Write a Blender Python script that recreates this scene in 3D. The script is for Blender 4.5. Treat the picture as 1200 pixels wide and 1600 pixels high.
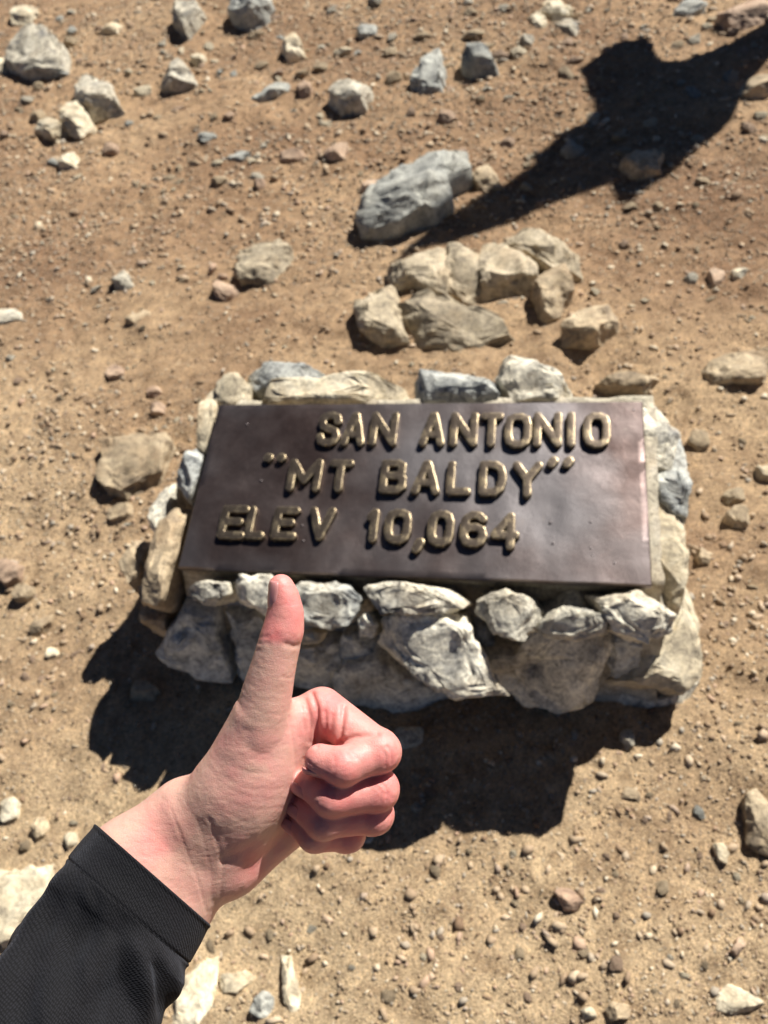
import bpy, bmesh, math, random
import numpy as np
from mathutils import Matrix, Vector

for o in list(bpy.data.objects): bpy.data.objects.remove(o)
random.seed(7)
RNG = np.random.default_rng(7)
scene = bpy.context.scene
COL = scene.collection

# ------------------------------------------------------------------ camera
# metres; X along the plaque's front edge, Y away from the viewer, Z up, dirt at z = 0.
FPX, CX, CY = 1202.0, 600.0, 800.0            # focal length and centre of the 1200x1600 photograph
TILT = math.radians(10.0)                     # the plaque leans towards the viewer
HP = 0.30                                     # height of the plaque's front edge over the dirt
PW = 0.75                                     # plaque width
_X = np.array([0.97990022, 0.02065758, -0.19841577])
_Y = np.array([0.1094292, -0.88728512, 0.44805175])
_Y = _Y - _X * (_X @ _Y); _Y /= np.linalg.norm(_Y); _X = _X / np.linalg.norm(_X)
_Z = np.cross(_X, _Y); _Z = -_Z if _Z[2] > 0 else _Z
_YG = _Y * math.cos(TILT) - _Z * math.sin(TILT)
_ZG = _Z * math.cos(TILT) + _Y * math.sin(TILT)
BASIS = np.array([_X, _YG, _ZG])              # camera (right, down, forward) -> world
def ray(px, py): return np.array([(px - CX) / FPX, (py - CY) / FPX, 1.0])
def _on_plaque(px, py):
    r = ray(px, py); return r * (-1.0 / (_Z @ r))
_a, _b = _on_plaque(278, 887), _on_plaque(1019, 915)
_s = PW / np.linalg.norm(_b - _a)
CAM = -(BASIS @ (_a * _s)) + np.array([0, 0, HP])
PD = np.linalg.norm(_on_plaque(338, 632) - _a) * _s      # plaque depth
def world_dir(px, py): return BASIS @ ray(px, py)
def at_plane(px, py, p0, n):
    d = world_dir(px, py); t = ((np.asarray(p0) - CAM) @ n) / (d @ n); return CAM + d * t
def ground(px, py, z=0.0): return at_plane(px, py, (0, 0, z), np.array([0, 0, 1.0]))
def at_depth(px, py, depth): return CAM + world_dir(px, py) * depth
def to_px(p):
    v = BASIS.T @ (np.asarray(p, float) - CAM); return np.array([v[0] / v[2] * FPX + CX, v[1] / v[2] * FPX + CY])

cam_data = bpy.data.cameras.new('camera'); cam = bpy.data.objects.new('camera', cam_data); COL.objects.link(cam)
cam_data.sensor_width = 36.0; cam_data.lens = FPX / 1600 * 36.0
cam_data.clip_start = 0.02; cam_data.clip_end = 2000
_r, _u, _k = BASIS @ [1, 0, 0], BASIS @ [0, -1, 0], BASIS @ [0, 0, -1]
cam.matrix_world = Matrix(((_r[0], _u[0], _k[0], CAM[0]), (_r[1], _u[1], _k[1], CAM[1]), (_r[2], _u[2], _k[2], CAM[2]), (0, 0, 0, 1)))
HAND_D = 0.385
cam_data.dof.use_dof = True; cam_data.dof.focus_distance = HAND_D - 0.008; cam_data.dof.aperture_fstop = 12.0
scene.camera = cam
scene.render.resolution_x, scene.render.resolution_y = 768, 1024

# ------------------------------------------------------------------ light
SUN_AZ, SUN_EL = math.radians(35.0), math.radians(44.5)    # azimuth of the sun from +Y towards +X
TO_SUN = np.array([math.sin(SUN_AZ) * math.cos(SUN_EL), math.cos(SUN_AZ) * math.cos(SUN_EL), math.sin(SUN_EL)])
w = bpy.data.worlds.new('World'); scene.world = w; w.use_nodes = True
nt = w.node_tree; nt.nodes.clear()
sky = nt.nodes.new('ShaderNodeTexSky'); sky.sky_type = 'NISHITA'; sky.sun_disc = False
sky.sun_elevation = SUN_EL; sky.sun_rotation = SUN_AZ; sky.altitude = 3000; sky.air_density = 0.35; sky.dust_density = 0.0
bg = nt.nodes.new('ShaderNodeBackground'); bg.inputs['Strength'].default_value = 0.05
out = nt.nodes.new('ShaderNodeOutputWorld'); nt.links.new(sky.outputs[0], bg.inputs[0]); nt.links.new(bg.outputs[0], out.inputs[0])
sd = bpy.data.lights.new('sun', 'SUN'); sd.energy = 5.0; sd.angle = math.radians(0.53); sd.color = (1.0, 0.955, 0.885)
sun = bpy.data.objects.new('sun', sd); COL.objects.link(sun)
sun.rotation_euler = Vector(TO_SUN).to_track_quat('Z', 'Y').to_euler(); sun.location = (3, 5, 6)
scene.view_settings.view_transform = 'Standard'; scene.view_settings.look = 'None'
scene.view_settings.gamma = 1.0; scene.view_settings.exposure = 0.85
scene.view_settings.use_curve_mapping = False
scene.render.engine = 'CYCLES'

# ------------------------------------------------------------------ numeric helpers
def _hash(ix, iy, iz, seed):
    h = (ix.astype(np.int64) * 374761393 + iy.astype(np.int64) * 668265263 + iz.astype(np.int64) * 2147483647 + seed * 974711) & 0xFFFFFFFF
    h = ((h ^ (h >> 13)) * 1274126177) & 0xFFFFFFFF
    h = ((h ^ (h >> 16)) * 2246822519) & 0xFFFFFFFF
    return ((h ^ (h >> 15)) & 0xFFFFFF) / float(0xFFFFFF) * 2 - 1
def vnoise(p, seed=0):
    i = np.floor(p); f = p - i; f = f * f * f * (f * (f * 6 - 15) + 10); i = i.astype(np.int64)
    r = 0
    for dx in (0, 1):
        wx = f[:, 0] if dx else 1 - f[:, 0]
        for dy in (0, 1):
            wy = f[:, 1] if dy else 1 - f[:, 1]
            for dz in (0, 1):
                wz = f[:, 2] if dz else 1 - f[:, 2]
                r = r + wx * wy * wz * _hash(i[:, 0] + dx, i[:, 1] + dy, i[:, 2] + dz, seed)
    return r
def fbm(p, octaves=4, seed=0, gain=0.5):
    r, a = 0, 1.0
    for k in range(octaves):
        r = r + a * vnoise(p * 2 ** k + 17.3 * k, seed + k); a *= gain
    return r
def new_mesh(name, verts, faces, smooth=True):
    me = bpy.data.meshes.new(name)
    verts = np.asarray(verts, np.float32); faces = np.asarray(faces, np.int32); k = faces.shape[1]
    me.vertices.add(len(verts)); me.vertices.foreach_set('co', verts.ravel())
    me.loops.add(faces.size); me.loops.foreach_set('vertex_index', faces.ravel())
    me.polygons.add(len(faces)); me.polygons.foreach_set('loop_start', np.arange(0, faces.size, k, dtype=np.int32))
    me.update(calc_edges=True); me.validate()
    if smooth: me.polygons.foreach_set('use_smooth', np.ones(len(me.polygons), bool))
    return me
def obj(name, me, mat, parent=None, label=None, cat=None, group=None, kind=None, loc=None):
    o = bpy.data.objects.new(name, me); COL.objects.link(o)
    if mat is not None and me is not None and not me.materials: me.materials.append(mat)
    if parent: o.parent = parent
    if label: o['label'] = label
    if cat: o['category'] = cat
    if group: o['group'] = group
    if kind: o['kind'] = kind
    if loc is not None: o.location = loc
    return o
_ico = {}
def ico(n):
    if n not in _ico:
        bm = bmesh.new(); bmesh.ops.create_icosphere(bm, subdivisions=n, radius=1)
        v = np.array([x.co[:] for x in bm.verts]); v /= np.linalg.norm(v, axis=1)[:, None]
        f = np.array([[q.index for q in x.verts] for x in bm.faces]); bm.free(); _ico[n] = (v, f)
    return _ico[n]
def poly_radius(poly, phi):
    """distance from the origin to a star-shaped polygon along angles phi"""
    d = np.stack([np.cos(phi), np.sin(phi)], 1); best = np.full(len(phi), 0.0)
    K = len(poly)
    for i in range(K):
        a, b = poly[i], poly[(i + 1) % K]; e = b - a
        den = d[:, 0] * e[1] - d[:, 1] * e[0]; den = np.where(np.abs(den) < 1e-12, 1e-12, den)
        t = (a[0] * e[1] - a[1] * e[0]) / den
        s = (a[0] * d[:, 1] - a[1] * d[:, 0]) / den
        ok = (t > 0) & (s >= -1e-6) & (s <= 1 + 1e-6)
        best = np.where(ok & (t > best), t, best)
    m = best[best > 0].mean() if (best > 0).any() else 0.01
    return np.where(best <= 0, m, best)
def stone_from_outline(poly, up, down, seed, sub=4, facets=7, rough=0.06, box=0.45, flat=0.7, low=0.45, strata=0.0):
    """stone body whose outline in its own plane is poly (local x, y) and which stands `up` over and `down` under it"""
    rs = np.random.default_rng(seed); v, f = ico(sub)
    phi = np.arctan2(v[:, 1], v[:, 0]); c = np.hypot(v[:, 0], v[:, 1])
    R = poly_radius(poly, phi); size = R.mean()
    p = np.empty_like(v); k = R * c ** box
    p[:, 0] = np.cos(phi) * k; p[:, 1] = np.sin(phi) * k
    p[:, 2] = np.sign(v[:, 2]) * np.abs(v[:, 2]) ** flat * np.where(v[:, 2] > 0, up, down)
    for _ in range(facets):
        a = rs.uniform(0, 2 * math.pi); el = rs.uniform(low, 1.4)
        n = np.array([math.cos(a) * math.cos(el), math.sin(a) * math.cos(el), math.sin(el)])
        dots = p @ n; h = dots.max() * rs.uniform(0.64, 0.92)
        ex = np.maximum(0, dots - h); p = p - n[None, :] * ex[:, None]
    off = rs.uniform(-50, 50, 3); q = p / size
    nd = v * 0.6 + np.array([0, 0, 0.4])
    disp = fbm(q * 1.6 + off, 5, seed % 97, 0.55)
    rid = 1 - np.abs(fbm(q * 2.2 + off + 9, 3, seed % 89, 0.5))
    p = p + v * ((disp * rough + (rid - 0.6) * rough * 0.6) * size)[:, None]
    if strata:                                # broken ledges along the bedding
        bn = rs.normal(size=3) * 0.35 + np.array([0, 1.0, 0.25]); bn /= np.linalg.norm(bn)
        lay = (p @ bn) / size * rs.uniform(2.6, 4.0) + 0.45 * fbm(q * 1.3 + off, 3, seed % 71)
        step = np.floor(lay); fr = lay - step; e = np.clip((fr - 0.42) / 0.16, 0, 1)
        hsh = vnoise(np.column_stack([step * 3.7 + 0.5, step * 0 + off[0], step * 0 + 0.5]), seed % 61); hs2 = vnoise(np.column_stack([(step + 1) * 3.7 + 0.5, step * 0 + off[0], step * 0 + 0.5]), seed % 61)
        p = p + v * ((hsh * (1 - e) + hs2 * e) * strata * size)[:, None]
    for i in (0, 1):                          # keep the measured extent
        a0, a1 = p[:, i].min(), p[:, i].max(); b0, b1 = poly[:, i].min(), poly[:, i].max()
        p[:, i] = (p[:, i] - a0) / (a1 - a0) * (b1 - b0) + b0
    return p, f
def rock_mesh(name, v, f):
    me = new_mesh(name, v, f); me.set_sharp_from_angle(angle=math.radians(34)); return me
def frame(origin, ex, ey):
    ex = np.asarray(ex, float); ex /= np.linalg.norm(ex); ey = np.asarray(ey, float); ey = ey - ex * (ex @ ey); ey /= np.linalg.norm(ey)
    return np.asarray(origin, float), ex, ey, np.cross(ex, ey)
def surface_nets(sdf, lo, hi, h):
    n = np.ceil((np.asarray(hi) - lo) / h).astype(int) + 1
    ax = [lo[i] + h * np.arange(n[i]) for i in range(3)]
    if n.prod() > 400000:                    # coarse pass first, fine samples only near the surface
        q = 4; cax = [a[::q] for a in ax]
        Cg = sdf(np.stack(np.meshgrid(*cax, indexing='ij'), -1).reshape(-1, 3)).reshape([len(a) for a in cax])
        G = Cg.repeat(q, 0).repeat(q, 1).repeat(q, 2)[:n[0], :n[1], :n[2]].copy()
        near_ = np.argwhere(np.abs(G) < h * q * 2.0)
        G[tuple(near_.T)] = sdf(np.asarray(lo) + near_ * h)
    else:
        G = sdf(np.stack(np.meshgrid(*ax, indexing='ij'), -1).reshape(-1, 3)).reshape(n)
    S = G < 0
    m = n - 1; acc = np.zeros((*m, 3)); cnt = np.zeros(m)
    for axis in range(3):
        for a in (0, 1):
            for b in (0, 1):
                sl0 = [None] * 3; sl1 = [None] * 3; o = [0, 0, 0]; oth = [i for i in range(3) if i != axis]
                o[oth[0]] = a; o[oth[1]] = b
                for i in range(3):
                    sl0[i] = slice(o[i], o[i] + m[i]); sl1[i] = slice(o[i], o[i] + m[i])
                sl1[axis] = slice(1, 1 + m[axis])
                g0, g1 = G[tuple(sl0)], G[tuple(sl1)]; x = (g0 < 0) != (g1 < 0)
                t = np.where(x, g0 / np.where(x, g0 - g1, 1), 0)
                for i in range(3):
                    acc[..., i] += np.where(x, (t if i == axis else o[i]), 0)
                cnt += x
    act = cnt > 0; idx = -np.ones(m, int); idx[act] = np.arange(act.sum())
    ijk = np.argwhere(act); V = np.asarray(lo) + h * (ijk + acc[act] / cnt[act][:, None])
    F = []
    for axis in range(3):
        b, c = [(1, 2), (2, 0), (0, 1)][axis]
        sl0 = [slice(1, m[i]) for i in range(3)]; sl1 = list(sl0); sl0[axis] = slice(0, m[axis]); sl1[axis] = slice(1, m[axis] + 1)
        s0, s1 = S[tuple(sl0)], S[tuple(sl1)]
        for flip in (False, True):
            e = np.argwhere((s0 & ~s1) if not flip else (~s0 & s1))
            e = e + np.array([0 if i == axis else 1 for i in range(3)])
            if not len(e): continue
            def I(db, dc):
                q = e.copy(); q[:, b] += db; q[:, c] += dc; return idx[q[:, 0], q[:, 1], q[:, 2]]
            quad = np.stack([I(-1, -1), I(0, -1), I(0, 0), I(-1, 0)], 1)
            F.append(quad[:, ::-1] if flip else quad)
    return V, np.concatenate(F)
def seg_dist(p, a, b):
    a, b = np.asarray(a, float), np.asarray(b, float); d = b - a
    t = np.clip(((p - a) @ d) / max(d @ d, 1e-12), 0, 1); return np.linalg.norm(p - a - t[:, None] * d, axis=1), t
def smin(a, b, k):
    h = np.clip(0.5 + 0.5 * (b - a) / k, 0, 1); return b * (1 - h) + a * h - k * h * (1 - h)

# ------------------------------------------------------------------ materials
def mat(name):
    m = bpy.data.materials.new(name); m.use_nodes = True
    n = m.node_tree.nodes; return m, n, m.node_tree.links, n['Principled BSDF']
def N(n, kind, **kw):
    x = n.new(kind)
    for k, v in kw.items():
        if k in x.inputs: x.inputs[k].default_value = v
        else: setattr(x, k, v)
    return x
def ramp(n, stops):
    r = n.new('ShaderNodeValToRGB'); e = r.color_ramp.elements
    while len(e) < len(stops): e.new(0.5)
    for q, (pos, c) in zip(e, stops): q.position = pos; q.color = (*c, 1) if len(c) == 3 else c
    return r
def mixc(n, l, fac, a, b, mode='MIX'):
    m = n.new('ShaderNodeMix'); m.data_type = 'RGBA'; m.blend_type = mode
    for s, v in ((m.inputs[0], fac), (m.inputs[6], a), (m.inputs[7], b)):
        if hasattr(v, 'is_linked') or hasattr(v, 'links'): l.new(v, s)
        else: s.default_value = v if not isinstance(v, tuple) else (*v, 1)
    return m.outputs[2]
def coords(n, kind='Object'): return n.new('ShaderNodeTexCoord').outputs[kind]

def stone_material(name, light, mid, dark, stain=(0.25, 0.16, 0.08), stain_amt=0.4, speck=0.5, scale=1.0, banding=0.0):
    m, n, l, p = mat(name); co = coords(n)
    info = n.new('ShaderNodeObjectInfo')
    add = N(n, 'ShaderNodeVectorMath', operation='MULTIPLY_ADD'); l.new(co, add.inputs[0]); add.inputs[1].default_value = (1, 1, 1)
    cmb = n.new('ShaderNodeCombineXYZ'); mu = N(n, 'ShaderNodeMath', operation='MULTIPLY'); mu.inputs[1].default_value = 37.0
    l.new(info.outputs['Random'], mu.inputs[0]); l.new(mu.outputs[0], cmb.inputs[0]); l.new(mu.outputs[0], cmb.inputs[2]); l.new(cmb.outputs[0], add.inputs[2])
    v = add.outputs[0]
    big = N(n, 'ShaderNodeTexNoise', Scale=14 * scale, Detail=8, Roughness=0.65, Distortion=0.6); l.new(v, big.inputs['Vector'])
    r = ramp(n, [(0.3, dark), (0.47, mid), (0.66, light)]); l.new(big.outputs[0], r.inputs[0])
    fine = N(n, 'ShaderNodeTexNoise', Scale=170 * scale, Detail=4, Roughness=0.7); l.new(v, fine.inputs['Vector'])
    rf = ramp(n, [(0.34, (0.22, 0.22, 0.23)), (0.46, (0.85, 0.85, 0.85)), (0.62, (1.25, 1.25, 1.22))]); l.new(fine.outputs[0], rf.inputs[0])
    c = mixc(n, l, speck, r.outputs[0], rf.outputs[0], 'MULTIPLY')
    mo = N(n, 'ShaderNodeTexNoise', Scale=58 * scale, Detail=5, Roughness=0.7, Distortion=0.8); l.new(v, mo.inputs['Vector'])
    rm = ramp(n, [(0.36, (0.42, 0.42, 0.43)), (0.48, (0.95, 0.95, 0.95)), (0.62, (1.28, 1.27, 1.22))]); l.new(mo.outputs[0], rm.inputs[0])
    c = mixc(n, l, min(1.0, speck * 1.7), c, rm.outputs[0], 'MULTIPLY')
    st = N(n, 'ShaderNodeTexNoise', Scale=7 * scale, Detail=5, Roughness=0.6); l.new(v, st.inputs['Vector'])
    rs = ramp(n, [(0.5, (0, 0, 0)), (0.66, (stain_amt,) * 3)]); l.new(st.outputs[0], rs.inputs[0])
    c = mixc(n, l, rs.outputs[0], c, stain)
    # per-object variation
    hv = n.new('ShaderNodeHueSaturation'); mr = N(n, 'ShaderNodeMapRange'); mr.inputs[3].default_value = 0.78; mr.inputs[4].default_value = 1.18
    l.new(info.outputs['Random'], mr.inputs[0]); l.new(mr.outputs[0], hv.inputs['Value']); l.new(c, hv.inputs['Color'])
    l.new(hv.outputs[0], p.inputs['Base Color']); p.inputs['Roughness'].default_value = 0.85; p.inputs['Specular IOR Level'].default_value = 0.3
    b = N(n, 'ShaderNodeBump', Strength=0.9, Distance=0.004); l.new(big.outputs[0], b.inputs['Height'])
    b3 = N(n, 'ShaderNodeBump', Strength=0.9, Distance=0.003); l.new(mo.outputs[0], b3.inputs['Height']); l.new(b.outputs[0], b3.inputs['Normal'])
    b2 = N(n, 'ShaderNodeBump', Strength=0.75, Distance=0.0016); l.new(fine.outputs[0], b2.inputs['Height']); l.new(b3.outputs[0], b2.inputs['Normal'])
    l.new(b2.outputs[0], p.inputs['Normal'])
    return m
M = {}
M['granite'] = stone_material('granite', (0.62, 0.58, 0.48), (0.42, 0.38, 0.30), (0.14, 0.14, 0.14), stain_amt=0.35)
M['pale'] = stone_material('pale_granite', (0.74, 0.68, 0.53), (0.56, 0.48, 0.34), (0.28, 0.24, 0.18), stain=(0.42, 0.29, 0.15), stain_amt=0.5, speck=0.35)
M['grey'] = stone_material('blue_grey_schist', (0.48, 0.48, 0.43), (0.34, 0.343, 0.312), (0.17, 0.175, 0.168), stain=(0.26, 0.23, 0.17), stain_amt=0.35, speck=0.35)
M['tan'] = stone_material('tan_stone', (0.54, 0.44, 0.30), (0.39, 0.305, 0.20), (0.20, 0.155, 0.11), stain=(0.34, 0.22, 0.12), stain_amt=0.5, speck=0.35)
M['pink'] = stone_material('rusty_stone', (0.52, 0.39, 0.28), (0.38, 0.27, 0.19), (0.20, 0.14, 0.10), stain=(0.33, 0.19, 0.12), stain_amt=0.5, speck=0.3)
M['ledge'] = stone_material('ledge_stone', (0.55, 0.47, 0.345), (0.40, 0.335, 0.235), (0.19, 0.16, 0.12), stain=(0.36, 0.25, 0.14), stain_amt=0.35, speck=0.4)
M['mortar'] = stone_material('lime_mortar', (0.50, 0.45, 0.36), (0.38, 0.34, 0.26), (0.22, 0.19, 0.15), stain_amt=0.3, speck=0.4, scale=1.6)
M['rough'] = stone_material('monument_stone', (0.80, 0.76, 0.64), (0.60, 0.56, 0.46), (0.18, 0.18, 0.18), stain=(0.44, 0.33, 0.19), stain_amt=0.4, speck=0.55)
M['rough_grey'] = stone_material('monument_grey_stone', (0.62, 0.62, 0.57), (0.38, 0.39, 0.37), (0.12, 0.13, 0.14), stain=(0.33, 0.26, 0.15), stain_amt=0.4, speck=0.5)

def dirt_material():
    m, n, l, p = mat('dirt'); co = coords(n)
    a = N(n, 'ShaderNodeTexNoise', Scale=1.1, Detail=6, Roughness=0.6); l.new(co, a.inputs['Vector'])
    ra = ramp(n, [(0.36, (0.27, 0.178, 0.115)), (0.5, (0.405, 0.298, 0.196)), (0.62, (0.52, 0.405, 0.272))]); l.new(a.outputs[0], ra.inputs[0])
    # the slope turns from reddish earth far off to tan sand near the viewer
    sx = n.new('ShaderNodeSeparateXYZ'); l.new(co, sx.inputs[0])
    g = N(n, 'ShaderNodeMapRange'); g.inputs[1].default_value = -0.6; g.inputs[2].default_value = 1.8; l.new(sx.outputs[1], g.inputs[0])
    wob = N(n, 'ShaderNodeMath', operation='MULTIPLY_ADD'); wob.inputs[1].default_value = 1.4; wob.inputs[2].default_value = -0.7; l.new(a.outputs[0], wob.inputs[0])
    ad = N(n, 'ShaderNodeMath', operation='ADD', use_clamp=True); l.new(g.outputs[0], ad.inputs[0]); l.new(wob.outputs[0], ad.inputs[1])
    tint = mixc(n, l, ad.outputs[0], (1.18, 1.17, 1.10), (0.97, 0.87, 0.79))
    c = mixc(n, l, 1.0, ra.outputs[0], tint, 'MULTIPLY')
    b_ = N(n, 'ShaderNodeTexNoise', Scale=26, Detail=8, Roughness=0.72); l.new(co, b_.inputs['Vector'])
    rb = ramp(n, [(0.32, (0.62, 0.58, 0.55)), (0.5, (1, 1, 1)), (0.68, (1.32, 1.3, 1.25))]); l.new(b_.outputs[0], rb.inputs[0])
    c = mixc(n, l, 1.0, c, rb.outputs[0], 'MULTIPLY')
    vo = N(n, 'ShaderNodeTexVoronoi', Scale=330); l.new(co, vo.inputs['Vector'])
    rv = ramp(n, [(0.0, (0.6, 0.58, 0.56)), (0.55, (1.0, 1.0, 1.0)), (0.95, (1.5, 1.45, 1.35))]); l.new(vo.outputs['Color'], rv.inputs[0])
    c = mixc(n, l, 0.75, c, rv.outputs[0], 'MULTIPLY')
    l.new(c, p.inputs['Base Color']); p.inputs['Roughness'].default_value = 0.95; p.inputs['Specular IOR Level'].default_value = 0.15
    f = N(n, 'ShaderNodeTexNoise', Scale=120, Detail=5, Roughness=0.75); l.new(co, f.inputs['Vector'])
    b1 = N(n, 'ShaderNodeBump', Strength=1.0, Distance=0.009); l.new(f.outputs[0], b1.inputs['Height'])
    b2 = N(n, 'ShaderNodeBump', Strength=0.9, Distance=0.0022); b2.invert = True; l.new(vo.outputs['Distance'], b2.inputs['Height']); l.new(b1.outputs[0], b2.inputs['Normal'])
    l.new(b2.outputs[0], p.inputs['Normal'])
    return m
M['dirt'] = dirt_material()
def gravel_material():
    m, n, l, p = mat('gravel'); g = n.new('ShaderNodeNewGeometry')
    r = ramp(n, [(0.0, (0.20, 0.13, 0.08)), (0.2, (0.33, 0.24, 0.155)), (0.5, (0.44, 0.335, 0.225)), (0.66, (0.34, 0.30, 0.24)), (0.76, (0.43, 0.29, 0.20)), (0.88, (0.52, 0.42, 0.29)), (1.0, (0.66, 0.58, 0.44))])
    l.new(g.outputs['Random Per Island'], r.inputs[0])
    f = N(n, 'ShaderNodeTexNoise', Scale=260, Detail=3); l.new(coords(n), f.inputs['Vector'])
    rf = ramp(n, [(0.3, (0.65, 0.65, 0.65)), (0.65, (1.15, 1.15, 1.15))]); l.new(f.outputs[0], rf.inputs[0])
    l.new(mixc(n, l, 0.7, r.outputs[0], rf.outputs[0], 'MULTIPLY'), p.inputs['Base Color'])
    p.inputs['Roughness'].default_value = 0.88; p.inputs['Specular IOR Level'].default_value = 0.25
    return m
M['gravel'] = gravel_material()
SHEEN_SHIFT = (0.3, 0.4, 0.0)  # shifts the noise that places the painted grey sheen
def bronze(name, base, lift, metal, rough, brass=None):
    m, n, l, p = mat(name); co = coords(n)
    a = N(n, 'ShaderNodeTexNoise', Scale=6, Detail=7, Roughness=0.62, Distortion=0.4); l.new(co, a.inputs['Vector'])
    r = ramp(n, [(0.36, base), (0.66, lift)]); l.new(a.outputs[0], r.inputs[0])
    b = N(n, 'ShaderNodeTexNoise', Scale=70, Detail=6, Roughness=0.75); l.new(co, b.inputs['Vector'])
    wn = N(n, 'ShaderNodeTexNoise', Scale=2.6, Detail=4, Roughness=0.55); mpw = N(n, 'ShaderNodeMapping'); mpw.inputs['Location'].default_value = SHEEN_SHIFT; l.new(co, mpw.inputs['Vector']); l.new(mpw.outputs[0], wn.inputs['Vector'])
    rb = ramp(n, [(0.35, (0.8, 0.8, 0.8)), (0.6, (1.05, 1.05, 1.05)), (0.74, (1.7, 1.6, 1.5))]); l.new(b.outputs[0], rb.inputs[0])
    c = mixc(n, l, 0.8, r.outputs[0], rb.outputs[0], 'MULTIPLY')
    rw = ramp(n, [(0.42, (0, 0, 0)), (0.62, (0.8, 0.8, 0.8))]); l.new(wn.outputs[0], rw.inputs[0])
    if not brass:
        c = mixc(n, l, rw.outputs[0], c, (0.22, 0.208, 0.212))  # grey sky sheen, painted into the plaque's colour as soft patches
        du = N(n, 'ShaderNodeTexNoise', Scale=16, Detail=9, Roughness=0.8); l.new(co, du.inputs['Vector'])
        rd = ramp(n, [(0.6, (0, 0, 0)), (0.78, (0.5, 0.5, 0.5))]); l.new(du.outputs[0], rd.inputs[0])
        c = mixc(n, l, rd.outputs[0], c, (0.30, 0.26, 0.22))
        sc = N(n, 'ShaderNodeTexNoise', Scale=40, Detail=3, Roughness=0.6); ms = N(n, 'ShaderNodeMapping'); ms.inputs['Scale'].default_value = (6, .5, 1); ms.inputs['Rotation'].default_value = (0, 0, .7); l.new(co, ms.inputs['Vector']); l.new(ms.outputs[0], sc.inputs['Vector'])
        rsc = ramp(n, [(0.7, (0, 0, 0)), (0.78, (0.35, 0.35, 0.35))]); l.new(sc.outputs[0], rsc.inputs[0])
        c = mixc(n, l, rsc.outputs[0], c, (0.30, 0.25, 0.21))
    if brass:
        g = n.new('ShaderNodeNewGeometry')
        sz = n.new('ShaderNodeSeparateXYZ'); l.new(co, sz.inputs[0])
        jit = N(n, 'ShaderNodeMath', operation='MULTIPLY_ADD'); jit.inputs[1].default_value = 0.16; l.new(b.outputs[0], jit.inputs[0]); l.new(g.outputs['Pointiness'], jit.inputs[2])
        rp = ramp(n, [(0.585, (0, 0, 0)), (0.645, (0.9, 0.85, 0.85))]); l.new(jit.outputs[0], rp.inputs[0])
        c = mixc(n, l, rp.outputs[0], c, brass)
    l.new(c, p.inputs['Base Color']); p.inputs['Metallic'].default_value = metal
    rr = N(n, 'ShaderNodeMapRange'); rr.inputs[3].default_value = rough - 0.1; rr.inputs[4].default_value = rough + 0.14; l.new(a.outputs[0], rr.inputs[0]); l.new(rr.outputs[0], p.inputs['Roughness'])
    bu = N(n, 'ShaderNodeBump', Strength=0.35, Distance=0.0012); l.new(b.outputs[0], bu.inputs['Height']); l.new(bu.outputs[0], p.inputs['Normal'])
    return m
M['bronze'] = bronze('bronze_patina_sheen', (0.092, 0.064, 0.058), (0.145, 0.117, 0.111), 0.9, 0.40)
M['letter'] = bronze('worn_bronze_letter', (0.11, 0.085, 0.066), (0.18, 0.145, 0.108), 0.85, 0.38, (0.80, 0.64, 0.38))
def skin_material():
    m, n, l, p = mat('skin'); co = coords(n)
    at = n.new('ShaderNodeAttribute'); at.attribute_name = 'blush'
    a = N(n, 'ShaderNodeTexNoise', Scale=55, Detail=5, Roughness=0.6); l.new(co, a.inputs['Vector'])
    mott = N(n, 'ShaderNodeMath', operation='MULTIPLY_ADD'); mott.inputs[1].default_value = 0.9; mott.inputs[2].default_value = -0.45; l.new(a.outputs[0], mott.inputs[0])
    sm = N(n, 'ShaderNodeMath', operation='ADD', use_clamp=True); l.new(at.outputs['Fac'], sm.inputs[0]); l.new(mott.outputs[0], sm.inputs[1])
    r = ramp(n, [(0.0, (0.59, 0.36, 0.285)), (0.45, (0.62, 0.305, 0.26)), (1.0, (0.64, 0.205, 0.19))]); l.new(sm.outputs[0], r.inputs[0])
    l.new(r.outputs[0], p.inputs['Base Color'])
    p.inputs['Subsurface Weight'].default_value = 0.35; p.inputs['Subsurface Radius'].default_value = (1.0, 0.35, 0.2); p.inputs['Subsurface Scale'].default_value = 0.004
    p.inputs['Roughness'].default_value = 0.46; p.inputs['Specular IOR Level'].default_value = 0.4
    mp = N(n, 'ShaderNodeMapping'); mp.inputs['Scale'].default_value = (1, 1, 2.2); l.new(co, mp.inputs['Vector'])
    v = N(n, 'ShaderNodeTexVoronoi', Scale=620, feature='DISTANCE_TO_EDGE'); l.new(mp.outputs[0], v.inputs['Vector'])
    rv = ramp(n, [(0.0, (0, 0, 0)), (0.12, (1, 1, 1))]); l.new(v.outputs[0], rv.inputs[0])
    b1 = N(n, 'ShaderNodeBump', Strength=0.22, Distance=0.0003); l.new(rv.outputs[0], b1.inputs['Height'])
    nn = N(n, 'ShaderNodeTexNoise', Scale=260, Detail=6, Roughness=0.65); l.new(mp.outputs[0], nn.inputs['Vector'])
    b2 = N(n, 'ShaderNodeBump', Strength=0.32, Distance=0.0007); l.new(nn.outputs[0], b2.inputs['Height']); l.new(b1.outputs[0], b2.inputs['Normal'])
    l.new(b2.outputs[0], p.inputs['Normal'])
    return m
M['skin'] = skin_material()
m, n, l, p = mat('fingernail'); p.inputs['Base Color'].default_value = (0.50, 0.23, 0.22, 1); p.inputs['Roughness'].default_value = 0.28; p.inputs['Subsurface Weight'].default_value = 0.2; p.inputs['Subsurface Scale'].default_value = 0.002
M['nail'] = m
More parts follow.
